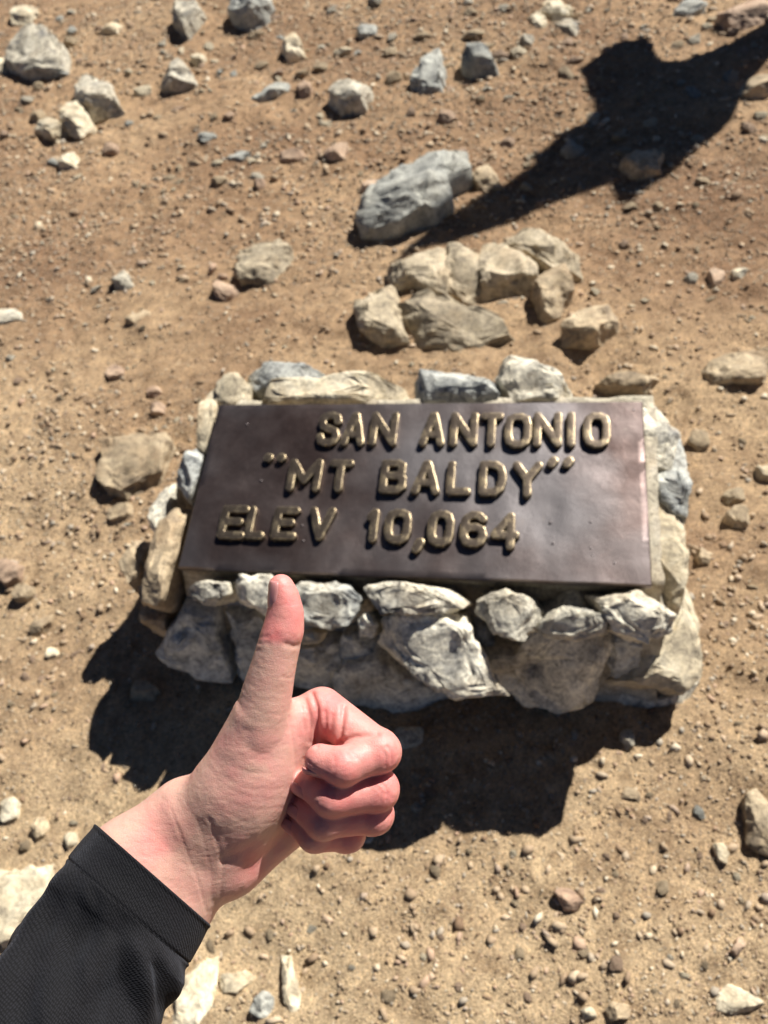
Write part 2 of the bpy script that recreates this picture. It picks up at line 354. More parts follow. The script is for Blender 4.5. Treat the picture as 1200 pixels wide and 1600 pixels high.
def cloth_material():
    m, n, l, p = mat('black_knit'); uv = coords(n, 'UV')
    a = N(n, 'ShaderNodeTexNoise', Scale=9, Detail=4); l.new(coords(n), a.inputs['Vector'])
    r = ramp(n, [(0.3, (0.006, 0.006, 0.0075)), (0.7, (0.011, 0.011, 0.014))]); l.new(a.outputs[0], r.inputs[0])
    mp = N(n, 'ShaderNodeMapping'); mp.inputs['Scale'].default_value = (1, 0.62, 1); mp.inputs['Rotation'].default_value = (0, 0, 0.25); l.new(uv, mp.inputs['Vector'])
    v = N(n, 'ShaderNodeTexVoronoi', Scale=1150, Randomness=0.3); l.new(mp.outputs[0], v.inputs['Vector'])
    rv = ramp(n, [(0.0, (1.8, 1.8, 1.8)), (0.55, (0.35, 0.35, 0.35))]); l.new(v.outputs['Distance'], rv.inputs[0])
    l.new(mixc(n, l, 1.0, r.outputs[0], rv.outputs[0], 'MULTIPLY'), p.inputs['Base Color'])
    p.inputs['Roughness'].default_value = 0.8; p.inputs['Sheen Weight'].default_value = 0.06; p.inputs['Sheen Roughness'].default_value = 0.5; p.inputs['Sheen Tint'].default_value = (0.6, 0.65, 0.8, 1); p.inputs['Specular IOR Level'].default_value = 0.2
    b = N(n, 'ShaderNodeBump', Strength=0.9, Distance=0.0006); b.invert = True; l.new(v.outputs['Distance'], b.inputs['Height']); l.new(b.outputs[0], p.inputs['Normal'])
    return m
M['cloth'] = cloth_material()
m, n, l, p = mat('caster_wood')
wv = N(n, 'ShaderNodeTexNoise', Scale=9, Detail=6); mp = N(n, 'ShaderNodeMapping'); mp.inputs['Scale'].default_value = (8, 8, 0.6); l.new(coords(n), mp.inputs['Vector']); l.new(mp.outputs[0], wv.inputs['Vector'])
r = ramp(n, [(0.3, (0.12, 0.08, 0.05)), (0.7, (0.34, 0.27, 0.19))]); l.new(wv.outputs[0], r.inputs[0]); l.new(r.outputs[0], p.inputs['Base Color']); p.inputs['Roughness'].default_value = 0.85
M['shadow_wood'] = m

# ------------------------------------------------------------------ the dirt
def ground_height(xy):
    q = np.column_stack([xy, np.zeros(len(xy))])
    fade = np.clip(1.6 - np.hypot(xy[:, 0] - 0.2, xy[:, 1] - 1.2) / 4.0, 0, 1)
    z = 0.016 * fbm(q * 1.7 + 3.1, 3, 11) + 0.009 * fbm(q * 8.0, 4, 23, 0.55) + 0.0030 * fbm(q * 44.0, 3, 31, 0.6)
    return (z - 0.004) * fade
GX0, GX1, GY0, GY1 = -3.6, 2.6, -1.3, 5.2
def build_ground():
    step = 0.0135
    nx, ny = int((GX1 - GX0) / step), int((GY1 - GY0) / step)
    x = np.linspace(GX0, GX1, nx); y = np.linspace(GY0, GY1, ny)
    X, Y = np.meshgrid(x, y, indexing='ij'); xy = np.stack([X.ravel(), Y.ravel()], 1)
    z = ground_height(xy)
    e = np.minimum.reduce([xy[:, 0] - GX0, GX1 - xy[:, 0], xy[:, 1] - GY0, GY1 - xy[:, 1]])
    z = z * np.clip(e / 0.4, 0, 1)
    V = np.column_stack([xy, z]); i = np.arange(nx * ny).reshape(nx, ny)
    F = np.stack([i[:-1, :-1].ravel(), i[1:, :-1].ravel(), i[1:, 1:].ravel(), i[:-1, 1:].ravel()], 1)
    # far sheet round the fine patch, to the horizon
    B = len(V); L = 900.0
    c = np.array([[GX0, GY0, 0], [GX1, GY0, 0], [GX1, GY1, 0], [GX0, GY1, 0], [-L, -L, 0], [L, -L, 0], [L, L, 0], [-L, L, 0]])
    F2 = np.array([[0, 4, 5, 1], [1, 5, 6, 2], [2, 6, 7, 3], [3, 7, 4, 0]]) + B
    me = new_mesh('ground', np.vstack([V, c]), np.vstack([F, F2]))
    obj('ground', me, M['dirt'], kind='structure', label='brown sandy mountaintop dirt strewn with grit')
build_ground()

# ------------------------------------------------------------------ stone monument
UP_P = np.array([0, -math.sin(TILT), math.cos(TILT)]); YP = np.array([0, math.cos(TILT), math.sin(TILT)]); XP = np.array([1.0, 0, 0])
P0 = np.array([0, 0, HP])
def plaque_uv(px, py):
    q = at_plane(px, py, P0, UP_P) - P0; return float(q @ XP), float(q @ YP)
monument = obj('stone_monument', None, None, label='low monument of cemented granite stones carrying the bronze plaque', cat='monument', loc=(PW / 2, PD / 2, 0))
MINV = np.array([PW / 2, PD / 2, 0])
def hexa(c8, n, amp, seed, freq=12):
    """noisy block between eight corners (bottom 4, top 4)"""
    c8 = np.asarray(c8, float); V = []; F = []
    g = np.linspace(0, 1, n); A, B = np.meshgrid(g, g, indexing='ij'); a, b = A.ravel(), B.ravel(); i0 = np.arange(n * n).reshape(n, n)
    for (ax, val) in [(0, 0), (0, 1), (1, 0), (1, 1), (2, 0), (2, 1)]:
        u = np.zeros((n * n, 3)); oth = [(1, 2), (2, 0), (0, 1)][ax]; u[:, ax] = val; u[:, oth[0]] = a; u[:, oth[1]] = b
        x, y, z = u[:, 0:1], u[:, 1:2], u[:, 2:3]
        P = ((1 - z) * ((1 - y) * ((1 - x) * c8[0] + x * c8[1]) + y * ((1 - x) * c8[3] + x * c8[2])) + z * ((1 - y) * ((1 - x) * c8[4] + x * c8[5]) + y * ((1 - x) * c8[7] + x * c8[6])))
        f = np.stack([i0[:-1, :-1].ravel(), i0[1:, :-1].ravel(), i0[1:, 1:].ravel(), i0[:-1, 1:].ravel()], 1)
        if val == 0: f = f[:, ::-1]
        F.append(f + len(V) * n * n); V.append(P)
    V = np.vstack(V); F = np.vstack(F)
    key = np.round(V, 6); _, idx, inv = np.unique(key, axis=0, return_index=True, return_inverse=True); inv = inv.ravel()
    V = V[idx]; F = inv[F]; c = V.mean(0); d = V - c; d /= np.linalg.norm(d, axis=1)[:, None]
    V = V + d * (amp * fbm(V * freq, 4, seed))[:, None]
    return V, F
tp = lambda u, v, dz: P0 + XP * u + YP * v + UP_P * dz
core = [(-0.04, -0.065, -0.05), (PW + 0.04, -0.065, -0.05), (PW + 0.05, PD + 0.06, -0.05), (-0.05, PD + 0.05, -0.05),
        tp(-0.012, 0.016, -0.03), tp(PW + 0.02, 0.016, -0.03), tp(PW + 0.02, PD + 0.03, -0.028), tp(-0.02, PD + 0.03, -0.028)]
V, F = hexa(core, 46, 0.008, 5)
obj('mortar_core', new_mesh('mortar_core', V - MINV, F), M['mortar'], monument)
bed = [tp(0.004, 0.006, -0.05), tp(PW - 0.004, 0.006, -0.05), tp(PW - 0.004, PD - 0.006, -0.05), tp(0.004, PD - 0.006, -0.05),
       tp(0.003, 0.004, -0.0125), tp(PW - 0.003, 0.004, -0.0125), tp(PW - 0.003, PD - 0.004, -0.0125), tp(0.003, PD - 0.004, -0.0125)]
V, F = hexa(bed, 40, 0.0018, 9, 40)
obj('mortar_bed', new_mesh('mortar_bed', V - MINV, F), M['mortar'], monument)

def stone_on(pxpoly, p0, nrm, up, down, seed, mname, parent=None, grow=1.0, **kw):
    """a stone whose face outline is traced on a real plane (point p0, normal nrm)"""
    nrm = np.asarray(nrm, float); nrm = nrm / np.linalg.norm(nrm)
    W = np.array([at_plane(x, y, p0, nrm) for x, y in pxpoly]); 
    ex = np.array([1.0, 0, 0]); o, ex, ey, ez = frame(W.mean(0), ex - nrm * (nrm @ ex), np.cross(nrm, ex))
    P2 = np.stack([(W - o) @ ex, (W - o) @ ey], 1)
    # area centroid keeps the outline star-shaped
    x, y = P2[:, 0], P2[:, 1]; x1, y1 = np.roll(x, -1), np.roll(y, -1); cr = x * y1 - x1 * y; A = cr.sum() / 2
    c = np.array([((x + x1) * cr).sum(), ((y + y1) * cr).sum()]) / (6 * A)
    P2 = (P2 - c) * grow; o = o + ex * c[0] + ey * c[1]
    p, f = stone_from_outline(P2, up, down, seed, **kw)
    return p[:, 0:1] * ex + p[:, 1:2] * ey + p[:, 2:3] * ez, f, o
FN = np.array([0, -0.965, 0.262]); FP = np.array([0, -0.004, HP - 0.030])      # sloping front face
TP = tp(0, 0, -0.035)
front = [  # outline, how far proud, material, plane shift outwards
    ([(298, 920), (315, 906), (350, 910), (354, 930), (335, 948), (305, 938)], .030, 'rough', 0.0),
    ([(358, 915), (380, 898), (425, 895), (446, 925), (440, 962), (415, 962), (375, 945)], .040, 'rough', 0.005),
    ([(452, 920), (470, 905), (540, 910), (567, 935), (550, 976), (520, 987), (460, 968)], .036, 'rough_grey', 0.005),
    ([(568, 912), (600, 904), (690, 918), (728, 944), (690, 958), (600, 962), (583, 940)], .042, 'rough', 0.008),
    ([(558, 965), (575, 956), (590, 975), (584, 997), (565, 992)], .028, 'rough', 0.0),
    ([(590, 968), (640, 958), (728, 955), (738, 1000), (765, 1070), (795, 1092), (700, 1092), (640, 1052), (588, 1012)], .050, 'rough', 0.012),
    ([(743, 932), (790, 920), (830, 938), (853, 960), (842, 988), (820, 1002), (770, 987), (745, 960)], .045, 'rough', 0.008),
    ([(800, 1010), (850, 958), (890, 943), (945, 958), (952, 1000), (947, 1060), (947, 1116), (900, 1126), (820, 1108), (780, 1080), (755, 1010)], .045, 'rough', 0.008),
    ([(928, 932), (1000, 922), (1052, 958), (1052, 987), (1010, 1008), (960, 984)], .040, 'rough', 0.004),
    ([(246, 1010), (285, 950), (340, 958), (360, 1010), (372, 1062), (300, 1046)], .045, 'rough_grey', 0.004),
    ([(343, 958), (400, 963), (445, 1000), (452, 1062), (380, 1067), (360, 1010)], .030, 'rough_grey', 0.0),
    ([(463, 1002), (535, 1006), (524, 1062), (450, 1072)], .035, 'rough', 0.004),
    ([(525, 1040), (590, 1018), (650, 1058), (728, 1102), (690, 1118), (580, 1104), (518, 1074)], .030, 'rough', 0.006),
    ([(470, 988), (485, 983), (502, 992), (497, 1006), (472, 1006)], .022, 'pale', 0.012),
    ([(535, 985), (570, 988), (600, 1020), (560, 1040), (530, 1030)], .02, 'rough_grey', -0.008),
    ([(725, 965), (760, 985), (790, 1010), (775, 1070), (745, 1030)], .02, 'rough_grey', -0.008),
    ([(948, 985), (1005, 1008), (1000, 1040), (955, 1060)], .02, 'rough_grey', -0.010),
    ([(838, 975), (860, 956), (890, 944), (944, 958), (950, 992), (900, 1000), (850, 1000)], .04, 'rough', 0.0),
]
LN = np.array([0, -0.70, 0.714]); LP = np.array([0, -0.034, HP - 0.022]); LIT = {0, 1, 2, 3, 4, 5, 6, 8, 13, 17}     # stones that lie back, shelving out from under the plaque
unit3 = lambda a: np.asarray(a, float) / np.linalg.norm(a)
for k, (poly, up, mn, sh) in enumerate(front):
    lit = k in LIT; nn = unit3(np.array([0, -.56, .83]) + np.array([(k * 37 % 11 - 5) * .035, 0, (k * 53 % 7 - 3) * .04])) if lit else FN
    cpx = np.mean(poly, 0); p0 = at_plane(cpx[0], cpx[1], (LP + LN * (sh * .6)) if lit else FP + FN * sh, LN if lit else FN)
    v, f, o = stone_on(poly, p0, nn, up * (.5 if lit else .8), 0.09 if lit else 0.075, 100 + k, mn, sub=5, facets=7, rough=0.10, box=.30, flat=.42, grow=1.02, strata=0.09)
    obj('stone', rock_mesh('stone', v, f), M[mn], monument, loc=o - MINV)
top = [  # stones round the plaque, seen from above: outline, up, down, material, plane height under the plaque plane
    ([(262, 790), (296, 788), (284, 850), (262, 932), (250, 945), (213, 935), (218, 905)], .022, .09, 'tan', -0.05),
    ([(385, 600), (420, 570), (470, 560), (514, 588), (500, 612), (400, 616)], .024, .12, 'rough_grey', -0.045),
    ([(376, 626), (400, 604), (500, 598), (580, 590), (636, 606), (634, 634), (500, 640), (380, 640)], .026, .12, 'pale', -0.036),
    ([(335, 645), (340, 602), (372, 586), (394, 604), (388, 636), (350, 650)], .026, .12, 'pale', -0.036),
    ([(648, 602), (660, 585), (740, 588), (796, 590), (775, 632), (650, 634)], .030, .12, 'rough_grey', -0.034),
    ([(776, 578), (820, 556), (852, 575), (915, 628), (800, 634), (786, 606)], .030, .12, 'rough', -0.040),
    ([(312, 700), (318, 622), (345, 608), (345, 660), (328, 712)], .026, .10, 'pale', -0.040),
    ([(276, 752), (300, 708), (322, 698), (316, 745), (296, 782)], .026, .10, 'rough_grey', -0.045),
    ([(995, 640), (1020, 632), (1062, 680), (1048, 735), (1004, 722)], .030, .14, 'rough', -0.048),
    ([(1006, 705), (1058, 680), (1078, 740), (1074, 805), (1050, 800), (1010, 770)], .028, .14, 'rough_grey', -0.070),
    ([(1008, 768), (1062, 795), (1072, 850), (1080, 890), (1064, 950), (1032, 950), (1014, 890)], .032, .16, 'pale', -0.095),
]
for k, (poly, up, dn, mn, dz) in enumerate(top):
    v, f, o = stone_on(poly, tp(0, 0, dz), UP_P + np.array([0.0, 0.0, 0]), up, dn, 200 + k, mn, sub=5, facets=7, rough=0.085, box=0.35, flat=0.6, grow=1.04, strata=0.04)
    obj('stone', rock_mesh('stone', v, f), M[mn], monument, loc=o - MINV)
left_side = [([(236, 815), (250, 772), (280, 758), (270, 805), (250, 850)], .03, .12, 'rough', -0.10),
             ([(192, 885), (210, 850), (238, 848), (228, 900), (205, 920)], .035, .12, 'tan', -0.16),
             ([(222, 920), (262, 935), (258, 985), (225, 975)], .03, .10, 'tan', -0.13)]
for k, (poly, up, dn, mn, dz) in enumerate(left_side):
    v, f, o = stone_on(poly, tp(0, 0, dz), UP_P, up, dn, 240 + k, mn, sub=5, facets=7, rough=0.09, grow=1.05, strata=0.04)
    obj('stone', rock_mesh('stone', v, f), M[mn], monument, loc=o - MINV)

for k, (poly, p0, nn, up, dn, mn) in enumerate([
        ([(990, 1030), (1035, 985), (1050, 950), (1062, 905), (1084, 930), (1094, 1060), (1064, 1085), (960, 1062)], tp(PW + .05, 0, -.20), (.28, -.36, .88), .03, .17, 'pale'),
        ([(948, 1062), (1062, 1085), (1090, 1062), (1062, 1110), (955, 1100)], tp(PW, -.03, -.24), (.1, -.8, .5), .03, .1, 'rough')]):
    v, f, o = stone_on(poly, p0, nn, up, dn, 260 + k, mn, sub=5, facets=6, rough=0.09, box=.32, flat=.5, grow=1.03, strata=.05)
    obj('stone', rock_mesh('stone', v, f), M[mn], monument, loc=o - MINV)

# ------------------------------------------------------------------ bronze plaque with raised lettering
def plaque_slab():
    nu, nv = 76, 34; T = 0.011; bev = 0.0018
    us = np.concatenate([[0], np.linspace(bev, PW - bev, nu), [PW]]); vs = np.concatenate([[0], np.linspace(bev, PD - bev, nv), [PD]])
    A, B = np.meshgrid(us, vs, indexing='ij'); a, b = A.ravel(), B.ravel()
    edge = (a <= 0) | (a >= PW) | (b <= 0) | (b >= PD)
    q = np.column_stack([a, b, a * 0])
    z = 0.0011 * fbm(q * 9, 3, 41) + 0.0006 * fbm(q * 30, 2, 43); z = np.where(edge, -bev, z)
    wob = 0.0018 * fbm(q * 7, 2, 77)
    b2 = b + np.where(b <= 0.004, wob, 0); topv = np.column_stack([a, b2, z]); bot = np.column_stack([a, b2, np.full(len(a), -T)])
    n0, n1 = len(us), len(vs); i = np.arange(n0 * n1).reshape(n0, n1); off = n0 * n1
    F = [np.stack([i[:-1, :-1].ravel(), i[1:, :-1].ravel(), i[1:, 1:].ravel(), i[:-1, 1:].ravel()], 1)]
    F.append(F[0][:, ::-1] + off)
    ring = np.concatenate([i[:, 0], i[-1, 1:], i[::-1, -1][1:], i[0, ::-1][1:]])
    F.append(np.stack([ring[1:], ring[:-1], ring[:-1] + off, ring[1:] + off], 1))
    return np.vstack([topv, bot]), np.vstack(F)
V, F = plaque_slab()
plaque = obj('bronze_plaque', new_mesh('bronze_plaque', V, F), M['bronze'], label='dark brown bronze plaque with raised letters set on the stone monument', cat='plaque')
plaque.data.set_sharp_from_angle(angle=math.radians(40))
plaque.matrix_world = Matrix(((XP[0], YP[0], UP_P[0], P0[0]), (XP[1], YP[1], UP_P[1], P0[1]), (XP[2], YP[2], UP_P[2], P0[2]), (0, 0, 0, 1)))
RO = [(0, .27), (0, .73), (.1, .92), (.34, 1), (.66, 1), (.9, .92), (1, .73), (1, .27), (.9, .08), (.66, 0), (.34, 0), (.1, .08), (0, .27)]
GLYPH = {
    'S': [[(1, .78), (.88, .95), (.62, 1), (.38, 1), (.12, .95), (0, .78), (.1, .6), (.5, .5), (.9, .4), (1, .22), (.88, .05), (.62, 0), (.38, 0), (.12, .05), (0, .22)]],
    'A': [[(0, 0), (.46, 1), (.54, 1), (1, 0)], [(.22, .3), (.78, .3)]], 'N': [[(0, 0), (0, 1), (1, 0), (1, 1)]], 'T': [[(0, 1), (1, 1)], [(.5, 1), (.5, 0)]],
    'O': [RO], '0': [RO], 'I': [[(.5, 0), (.5, 1)]], 'M': [[(0, 0), (0, 1), (.5, .3), (1, 1), (1, 0)]],
    'B': [[(0, 0), (0, 1), (.68, 1), (.92, .9), (.92, .64), (.68, .53), (0, .53)], [(.68, .53), (1, .42), (1, .12), (.76, 0), (0, 0)]],
    'L': [[(0, 1), (0, 0), (1, 0)]], 'D': [[(0, 0), (0, 1), (.62, 1), (.9, .86), (1, .62), (1, .38), (.9, .14), (.62, 0), (0, 0)]],
    'Y': [[(0, 1), (.5, .5), (1, 1)], [(.5, .5), (.5, 0)]], 'E': [[(1, 1), (0, 1), (0, 0), (1, 0)], [(0, .52), (.8, .52)]], 'V': [[(0, 1), (.5, 0), (1, 1)]],
    '1': [[(.75, 0), (.75, 1), (.1, .8)]], '6': [[(.95, .86), (.75, .98), (.4, 1), (.1, .86), (0, .6), (0, .25), (.14, .05), (.4, 0), (.65, 0), (.9, .08), (1, .27), (.9, .48), (.65, .56), (.3, .55), (.05, .42)]],
    '4': [[(.78, 0), (.78, 1), (0, .36), (1, .36)]]}
def lean(x): return 0.235 - (x - 300) / 710 * 0.301
ROWS = [('S', 496, 536, 648, 700), ('A', 534, 575, 648, 700), ('N', 578, 624, 648, 700), ('A', 656, 698, 648, 701), ('N', 703, 748, 648, 701), ('T', 750, 787, 649, 701), ('O', 788, 831, 650, 703),
        ('N', 833, 878, 648, 702), ('I', 882, 902, 648, 702), ('O', 910, 954, 649, 703),
        ('M', 450, 506, 721, 771), ('T', 512, 553, 722, 771), ('B', 594, 638, 722, 774), ('A', 644, 690, 723, 776), ('L', 698, 738, 724, 777), ('D', 748, 792, 724, 778), ('Y', 800, 848, 725, 780),
        ('E', 343, 391, 793, 845), ('L', 385, 421, 794, 845), ('E', 426, 470, 795, 846), ('V', 481, 526, 796, 847), ('1', 570, 596, 798, 850), ('0', 601, 645, 799, 852),
        ('0', 668, 711, 801, 856), ('6', 718, 763, 802, 858), ('4', 766, 812, 804, 862)]
def relief(strokes, r, h, name, u, v, tilt=0.0):
    """raised letter: rounded ridge along centre-line strokes, in metres from its own lower-left corner"""
    segs = [(np.array(a), np.array(b)) for s in strokes for a, b in zip(s[:-1], s[1:])]
    pts = np.array([q for s in segs for q in s]); lo2, hi2 = pts.min(0) - r * 1.35, pts.max(0) + r * 1.35
    def sdf(p):
        d = np.full(len(p), 9.0); p2 = p[:, :2]
        for a, b in segs:
            e = b - a; t = np.clip(((p2 - a) @ e) / max(e @ e, 1e-12), 0, 1); d = np.minimum(d, np.linalg.norm(p2 - a - t[:, None] * e, axis=1))
        top_h = h * (1 - 0.03 * np.clip(d / r, 0, 1.2) ** 2)
        rr = 0.0011
        flare = r + 0.0008 * np.clip(1 - p[:, 2] / h, 0, 1) + 0.0006 * vnoise(p * 130 + u * 91, 3)
        qx = d - flare + rr; qz = np.abs(p[:, 2]) - top_h + rr
        return np.hypot(np.maximum(qx, 0), np.maximum(qz, 0)) + np.minimum(np.maximum(qx, qz), 0) - rr
    V, F = surface_nets(sdf, np.array([*lo2, -0.004]), np.array([*hi2, h + 0.003]), 0.0011)
    keep = V[:, 2] > -0.0035
    me = new_mesh('letter', V, F)
    return obj(name, me, M['letter'], plaque, loc=(u, v, 0))
for ch, x0, x1, y0, y1 in ROWS:
    xc, yc = (x0 + x1) / 2, (y0 + y1) / 2; ln = abs(lean(xc)) * (y1 - y0)
    u0, _ = plaque_uv(x0 + ln / 4, yc); u1, _ = plaque_uv(x1 - ln / 4, yc)
    _, v0 = plaque_uv(xc, y1); _, v1 = plaque_uv(xc, y0)
    r = 0.0067; W_, H_ = max(u1 - u0 - 2 * r, 0.001), v1 - v0 - 2 * r
    st = [[(a * W_, b * H_) for a, b in s] for s in GLYPH[ch]]
    o = relief(st, r, 0.0095, 'letter', u0 + r, v0 + r)
    o['label'] = {'0': 'raised numeral 0', '1': 'raised numeral 1', '6': 'raised numeral 6', '4': 'raised numeral 4'}.get(ch, 'raised letter ' + ch)
for name, px, py, tail in (('quotation_mark', 421, 719, (-.0006, .0016)), ('quotation_mark', 441, 719, (-.0006, .0016)), ('quotation_mark', 864, 724, (-.003, -.005)), ('quotation_mark', 888, 724, (-.003, -.005)), ('comma', 656, 851, (-.004, -.010))):
    u, v = plaque_uv(px, py); relief([[(0, 0), (.0015, .001)], [(0, 0), tail]], 0.0074, 0.009, name, u, v)
for px, py in ((408, 751), (472, 821), (474, 845), (860, 816), (923, 816), (864, 849), (923, 857), (926, 868), (960, 880), (990, 641), (386, 663)):
    u, v = plaque_uv(px, py); vv, ff = ico(2)
    o = obj('cast_pimple', new_mesh('cast_pimple', vv * np.array([.0022, .0022, .0016]), ff), M['bronze'], plaque, loc=(u, v, 0))

